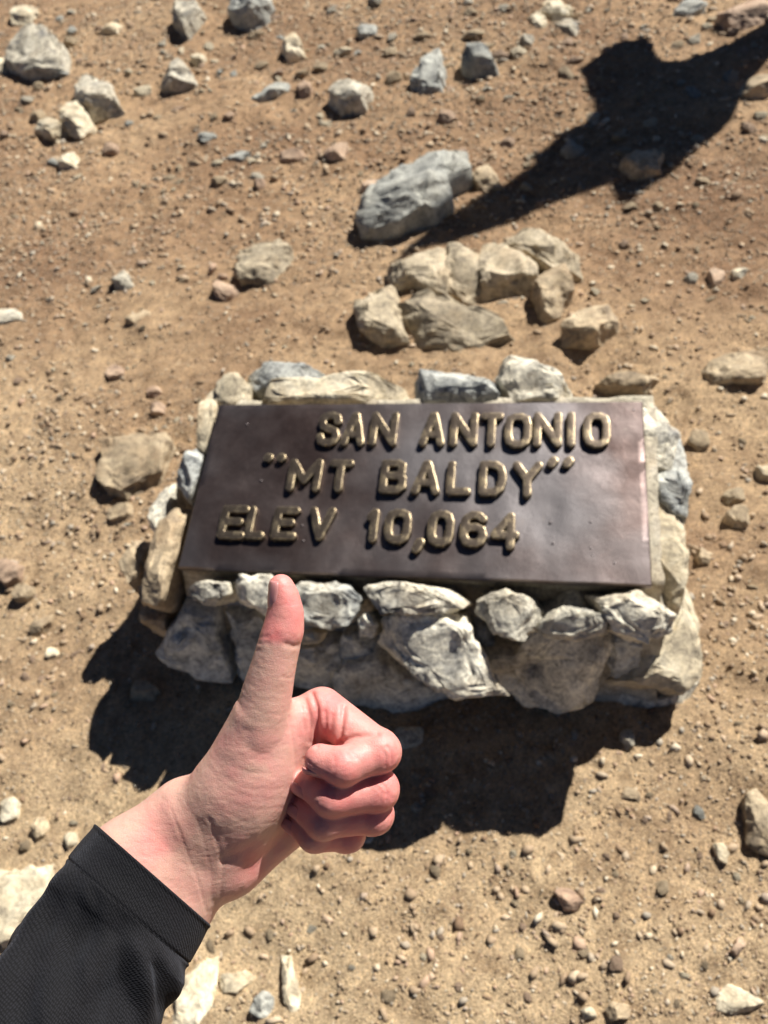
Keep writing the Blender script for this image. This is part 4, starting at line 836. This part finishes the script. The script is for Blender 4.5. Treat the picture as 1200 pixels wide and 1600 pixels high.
def line_d(pts):
    d = np.full(len(PXV), 1e9)
    pts = np.array(pts, float)
    # smooth the polyline
    for _ in range(2):
        q = np.empty((2 * len(pts) - 2, 2)); q[0::2] = pts[:-1] * .75 + pts[1:] * .25; q[1::2] = pts[:-1] * .25 + pts[1:] * .75; pts = np.vstack([pts[:1], q, pts[-1:]])
    for a, b in zip(pts[:-1], pts[1:]):
        e = b - a; t = np.clip(((PXV - a) @ e) / (e @ e), 0, 1); d = np.minimum(d, np.linalg.norm(PXV - a - t[:, None] * e, axis=1))
    return d
CREASES = [  # folds of the skin: path, depth mm, half width px
    ([(326, 1278), (333, 1298), (340, 1318), (349, 1350), (344, 1398)], .35, 3), ([(306, 1276), (316, 1306), (328, 1350), (331, 1412)], .2, 2.4), ([(266, 1262), (288, 1322), (312, 1384), (322, 1424)], .3, 2.2),
    ([(460, 1262), (430, 1300), (390, 1326), (349, 1345)], 1.2, 8), ([(398, 1002), (408, 1006), (420, 1005)], .4, 3), ([(400, 993), (410, 996), (420, 995)], .35, 3), ([(396, 1013), (408, 1017)], .35, 3),
    ([(446, 1006), (458, 1010), (472, 1008)], .7, 3.5), ([(440, 1058), (450, 1060), (462, 1056)], .3, 2.5), ([(398, 1108), (420, 1118), (452, 1112)], .15, 3), ([(380, 1140), (420, 1146), (458, 1138)], .15, 3),
    ([(366, 1168), (410, 1172), (452, 1162)], .15, 3), ([(352, 1215), (390, 1235), (450, 1232)], .15, 3), ([(350, 1250), (390, 1268), (440, 1262)], .15, 3),
    ([(488, 1084), (497, 1110), (494, 1140), (495, 1165)], 2.4, 3.4), ([(538, 1104), (534, 1130), (531, 1160)], 2.4, 3.6), ([(531, 1162), (548, 1152), (575, 1150), (590, 1147)], 1.6, 3.4), ([(508, 1112), (510, 1150)], 1.0, 3), ([(519, 1118), (516, 1150)], .8, 3), ([(478, 1095), (486, 1125), (484, 1160)], .8, 3), ([(470, 1100), (476, 1140)], .6, 3),
    ([(545, 1172), (552, 1182), (556, 1184)], .7, 4), ([(600, 1180), (612, 1186), (620, 1180)], .3, 3), ([(600, 1240), (614, 1246)], .3, 3),
    ([(475, 1186), (486, 1194), (500, 1206)], .5, 3), ([(604, 1166), (612, 1176), (611, 1192)], .5, 2.4), ([(597, 1170), (604, 1182), (602, 1196)], .35, 2.4), ([(598, 1226), (606, 1236), (603, 1250)], .45, 2.4), ([(591, 1230), (597, 1240), (594, 1250)], .3, 2.4),
    ([(520, 1180), (524, 1190), (522, 1200)], .35, 2.6), ([(514, 1232), (520, 1244), (518, 1258)], .3, 2.6), ([(452, 1120), (458, 1160), (462, 1200), (462, 1250)], .5, 3), ([(372, 1180), (400, 1190), (440, 1184)], .12, 2.5), ([(360, 1198), (400, 1210), (448, 1206)], .12, 2.5), ([(356, 1232), (400, 1250), (452, 1248)], .12, 2.5), ([(352, 1268), (392, 1290), (440, 1284)], .12, 2.5)]
disp = np.zeros(len(V))
for pts, dep, wd in CREASES:
    d = line_d(pts); dep *= .5; disp -= dep * .001 * np.exp(-(d / wd) ** 2) - dep * .0002 * np.exp(-((d - wd * 2.4) / (wd * 1.3)) ** 2)
cs = V * 1000
disp += 0.00020 * fbm(cs * 0.10, 2, 5) + 0.00007 * fbm(cs * np.array([.4, .9, .4]), 2, 8)
V = V + gN * (disp * facing)[:, None]
def near(nm): return np.clip(1 - group_sdf(nm, V) / 0.004, 0, 1)
blush = np.zeros(len(V))
for nm in ('index', 'middle', 'ring', 'pinky'): blush = np.maximum(blush, near(nm) * .62)
blush = np.maximum(blush, near('web') * .5)
tipd = np.clip((1010 - PXV[:, 1]) / 12, 0, 1) * .68; blush = np.maximum(blush, tipd)
blush = np.maximum(blush, .3 * np.exp(-((PXV[:, 0] - 410) ** 2 + (PXV[:, 1] - 1210) ** 2) / 70 ** 2))
blush = np.maximum(blush, .55 * np.exp(-((PXV[:, 0] - 236) ** 2 + (PXV[:, 1] - 1318) ** 2) / 36 ** 2))
blush = np.maximum(blush, .45 * np.exp(-((PXV[:, 0] - 400) ** 2 + (PXV[:, 1] - 1350) ** 2) / 45 ** 2))
blush = blush + .17 * fbm(cs * .07, 4, 12, .6) + .10
HB = at_depth(239, 1367, HAND_D)                              # the figure's origin at the wrist
VW = V @ BASIS.T + CAM - HB
me = new_mesh('person', VW, F)
at = me.attributes.new('blush', 'FLOAT', 'POINT'); at.data.foreach_set('value', np.clip(blush, 0, 1).astype(np.float32))
person = obj('person', me, M['skin'], label='left hand giving a thumbs up out of a black knit sleeve', cat='person', loc=HB)
bm = bmesh.new(); bm.from_mesh(me); bmesh.ops.recalc_face_normals(bm, faces=bm.faces); bm.to_mesh(me); bm.free()
me.polygons.foreach_set('use_smooth', np.ones(len(me.polygons), bool))
# fingernails: thin curved plates lying on the finger ends
def nail(c, along, across, nrm, L, Wd, arc):
    """c, along, across, nrm in camera space; half length, half width (m), arc = sag"""
    nu, nv = 14, 10; a, b = np.meshgrid(np.linspace(-1, 1, nu), np.linspace(-1, 1, nv), indexing='ij'); a, b = a.ravel(), b.ravel()
    wd = np.sqrt(np.clip(1 - np.abs(a) ** 3.5 * .55, 0.05, 1))
    q = c + np.outer(a * L, along) + np.outer(b * wd * Wd, across) + np.outer(-arc * b ** 2 - .0004 * a ** 2 - .0006 * np.clip(np.abs(a) - .8, 0, 1), nrm)
    qb = q - nrm * .0008; i = np.arange(nu * nv).reshape(nu, nv); f = np.stack([i[:-1, :-1].ravel(), i[1:, :-1].ravel(), i[1:, 1:].ravel(), i[:-1, 1:].ravel()], 1)
    ring = np.concatenate([i[:, 0], i[-1, 1:], i[::-1, -1][1:], i[0, ::-1][1:]])
    f3 = np.stack([ring[1:], ring[:-1], ring[:-1] + nu * nv, ring[1:] + nu * nv], 1)
    P = np.vstack([q, qb]) @ BASIS.T + CAM - HB
    me = new_mesh('fingernail', P, np.vstack([f, f[:, ::-1] + nu * nv, f3]))
    return obj('fingernail', me, M['nail'], person)
def unit(v): v = np.asarray(v, float); return v / np.linalg.norm(v)
al = unit((.10, -1, 0)); nr = unit((-1, -.10, -.45)); ac = unit(np.cross(al, nr))
nail(hp(419, 928, 0.16), al, ac, nr, 21 * S, 16 * S, .0026)
for tip_, dip_, n_, r_ in (((484, 1225, -0.35), (518, 1245, 0.35), (-.45, .55, -.7), 25), ((476, 1262, -0.8), (506, 1281, -0.1), (-.4, .45, -.8), 23), ((468, 1287, -1.2), (492, 1303, -0.7), (-.4, .4, -.82), 22), ((500, 1187, 0.45), (536, 1198, 0.75), (-.3, .92, -.25), 26)):
    al = unit(hp(*tip_) - hp(*dip_)); nr = unit(n_); nr = unit(nr - al * (al @ nr)); ac = unit(np.cross(al, nr))
    nail(hp(*tip_) + nr * (r_ + .8) * S + al * 3 * S, al, ac, nr, 18 * S, 15 * S, .0022)
# sleeve and cuff
def ring_pts(lx, ly, rx, ry, dep, nphi, flat=.78, bulge=None):
    a, b = ray(lx, ly) * dep, ray(rx, ry) * dep; c = (a + b) / 2; h = (b - a) / 2; R = np.linalg.norm(h); ph = np.linspace(0, 2 * math.pi, nphi, endpoint=False)
    rad = np.ones(nphi) if bulge is None else 1 + bulge / R
    return c + np.outer(np.cos(ph) * rad, h) + np.outer(np.sin(ph) * rad, -c / np.linalg.norm(c) * R * flat), R
def tube(keys, name, mt, parent, nphi=160, nlen=120, fold=None, inner=True, wall=.0022):
    keys = np.array(keys, float); t = np.linspace(0, 1, nlen); kt = np.linspace(0, 1, len(keys))
    K = np.stack([np.interp(t, kt, keys[:, i]) for i in range(5)], 1)
    for _ in range(6): K[1:-1] = (K[:-2] + 2 * K[1:-1] + K[2:]) / 4
    rows = []; UV = []; L = 0; prev = None; ph = np.linspace(0, 2 * math.pi, nphi, endpoint=False)
    for i in range(nlen):
        c0 = (K[i, :2] + K[i, 2:4]) / 2
        bl = fold(ph, np.full(nphi, t[i]), i) if fold is not None else None
        r, R = ring_pts(*K[i], nphi, bulge=bl)
        if prev is not None: L += np.linalg.norm(r.mean(0) - prev)
        prev = r.mean(0); rows.append(r); UV.append(np.stack([ph * R, np.full(nphi, L)], 1))
    rows = np.array(rows); uv = np.array(UV)
    cen = rows.mean(1, keepdims=True)
    if inner:
        k = max(6, nlen // 3); inn = cen[:k] + (rows[:k] - cen[:k]) * (1 - wall / np.linalg.norm(rows[:k] - cen[:k], axis=2, keepdims=True))
        lip = cen[:1] + (rows[:1] - cen[:1]) * (1 - .5 * wall / np.linalg.norm(rows[:1] - cen[:1], axis=2, keepdims=True)) + (rows[:1] - rows[1:2]) * .5
        rows = np.concatenate([inn[::-1], lip, rows]); uv = np.concatenate([uv[:k][::-1], uv[:1], uv])
    n0 = len(rows); i = np.arange(n0 * nphi).reshape(n0, nphi); j = np.roll(i, -1, 1)
    f = np.stack([i[:-1].ravel(), j[:-1].ravel(), j[1:].ravel(), i[1:].ravel()], 1)
    P = rows.reshape(-1, 3) @ BASIS.T + CAM - HB
    me = new_mesh(name, P, f)
    bm = bmesh.new(); bm.from_mesh(me); bmesh.ops.recalc_face_normals(bm, faces=bm.faces); bm.to_mesh(me); bm.free()
    me.polygons.foreach_set('use_smooth', np.ones(len(me.polygons), bool))
    ul = me.uv_layers.new(name='UVMap'); vi = np.empty(len(me.loops), np.int32); me.loops.foreach_get('vertex_index', vi)
    ul.data.foreach_set('uv', uv.reshape(-1, 2)[vi].astype(np.float32).ravel())
    return obj(name, me, mt, parent)
def sleeve_fold(ph, t, i):
    x = np.cos(ph); y = np.sin(ph)
    q = np.stack([x * .9 + t * 1.2, y * .9 - t * .5, t * 3.6 - x * 1.7], 1)
    r = vnoise(q * 1.25 + 4.2, 15)
    tt = t[0]; amp = min(1, max(0, (tt - .02) / .12))
    return amp * (.0095 * r + .0045 * vnoise(q * 2.4, 19)) - .0010 * math.exp(-(tt / .012) ** 2)
def cuff_fold(ph, t, i):
    x = np.cos(ph); y = np.sin(ph); q = np.stack([x * 1.3, y * 1.3, t * .8], 1)
    return .0006 * vnoise(q * 1.7, 33) + .0006 * np.exp(-((t - .03) / .05) ** 2) - .0009 * np.exp(-((t - .985) / .03) ** 2)
sleeve = tube([(108, 1338, 297, 1505, .374), (62, 1398, 280, 1550, .366), (0, 1473, 254, 1602, .357), (-70, 1560, 215, 1690, .344), (-170, 1700, 150, 1830, .325), (-330, 1950, 60, 2080, .29)], 'sleeve', M['cloth'], person, fold=sleeve_fold, nlen=170, nphi=200)
sleeve['label'] = 'black knit sleeve with soft folds'
tube([(150, 1289, 329, 1446, .381), (128, 1313, 314, 1476, .378), (104, 1342, 296, 1508, .373)], 'cuff', M['cloth'], sleeve, fold=cuff_fold, nlen=40, nphi=200)

# ------------------------------------------------------------------ made-up caster out of frame, added for the long shadow on the far dirt
SH = np.array([TO_SUN[0], TO_SUN[1], 0]); SHN = SH / np.linalg.norm(SH)
base = ground(1200, 55) + SHN * 0.75
caster_root = obj('unseen_caster', None, None, label='made-up leaning wooden shape added beyond the upper right corner to cast the long shadow', cat='shadow_caster', loc=(base[0], base[1], 0))
LAT = np.array([SHN[1], -SHN[0], 0])
def caster(name, pxpoly, depth_off, thick):
    """added upright sheet, square to the sun, outlined so its shadow covers the given patch of dirt"""
    pts = []
    for x, y in pxpoly:
        g = ground(x, y); d = (base + SHN * depth_off - g) @ SHN; k = d / (TO_SUN @ SHN); q = g + TO_SUN * k; pts.append(q - np.array([base[0], base[1], 0]))
    n_ = len(pts); bm = bmesh.new()
    a = [bm.verts.new(Vector(p - SHN * thick / 2)) for p in pts]; b = [bm.verts.new(Vector(p + SHN * thick / 2)) for p in pts]
    bm.faces.new(a); bm.faces.new(b[::-1])
    for i in range(n_): bm.faces.new((a[i], b[i], b[(i + 1) % n_], a[(i + 1) % n_]))
    bmesh.ops.recalc_face_normals(bm, faces=bm.faces)
    me = bpy.data.meshes.new(name); bm.to_mesh(me); bm.free()
    return obj(name, me, M['shadow_wood'], caster_root)
gb = to_px(base + LAT * .05); gb2 = to_px(base - LAT * .05)
caster('shadow_post', [tuple(gb), (1205, 84), (1170, 122), (1060, 232), (960, 275), (800, 338), (640, 403), (612, 414), (690, 342), (770, 290), (868, 226), (1040, 108), (1198, 32), tuple(gb2)], 0.0, 0.05)
caster('shadow_board', [(908, 103), (962, 66), (1010, 57), (1046, 118), (1100, 150), (980, 262), (930, 240), (876, 212), (936, 166), (920, 112)], 0.045, 0.03)
caster('shadow_board', [(1010, 96), (1148, 88), (1172, 116), (1140, 190), (1062, 260), (990, 312), (966, 292), (940, 250)], -0.045, 0.03)
caster('shadow_board', [(838, 230), (884, 200), (940, 168), (1000, 240), (988, 314), (968, 306), (958, 282), (900, 300), (866, 270)], 0.09, 0.03)
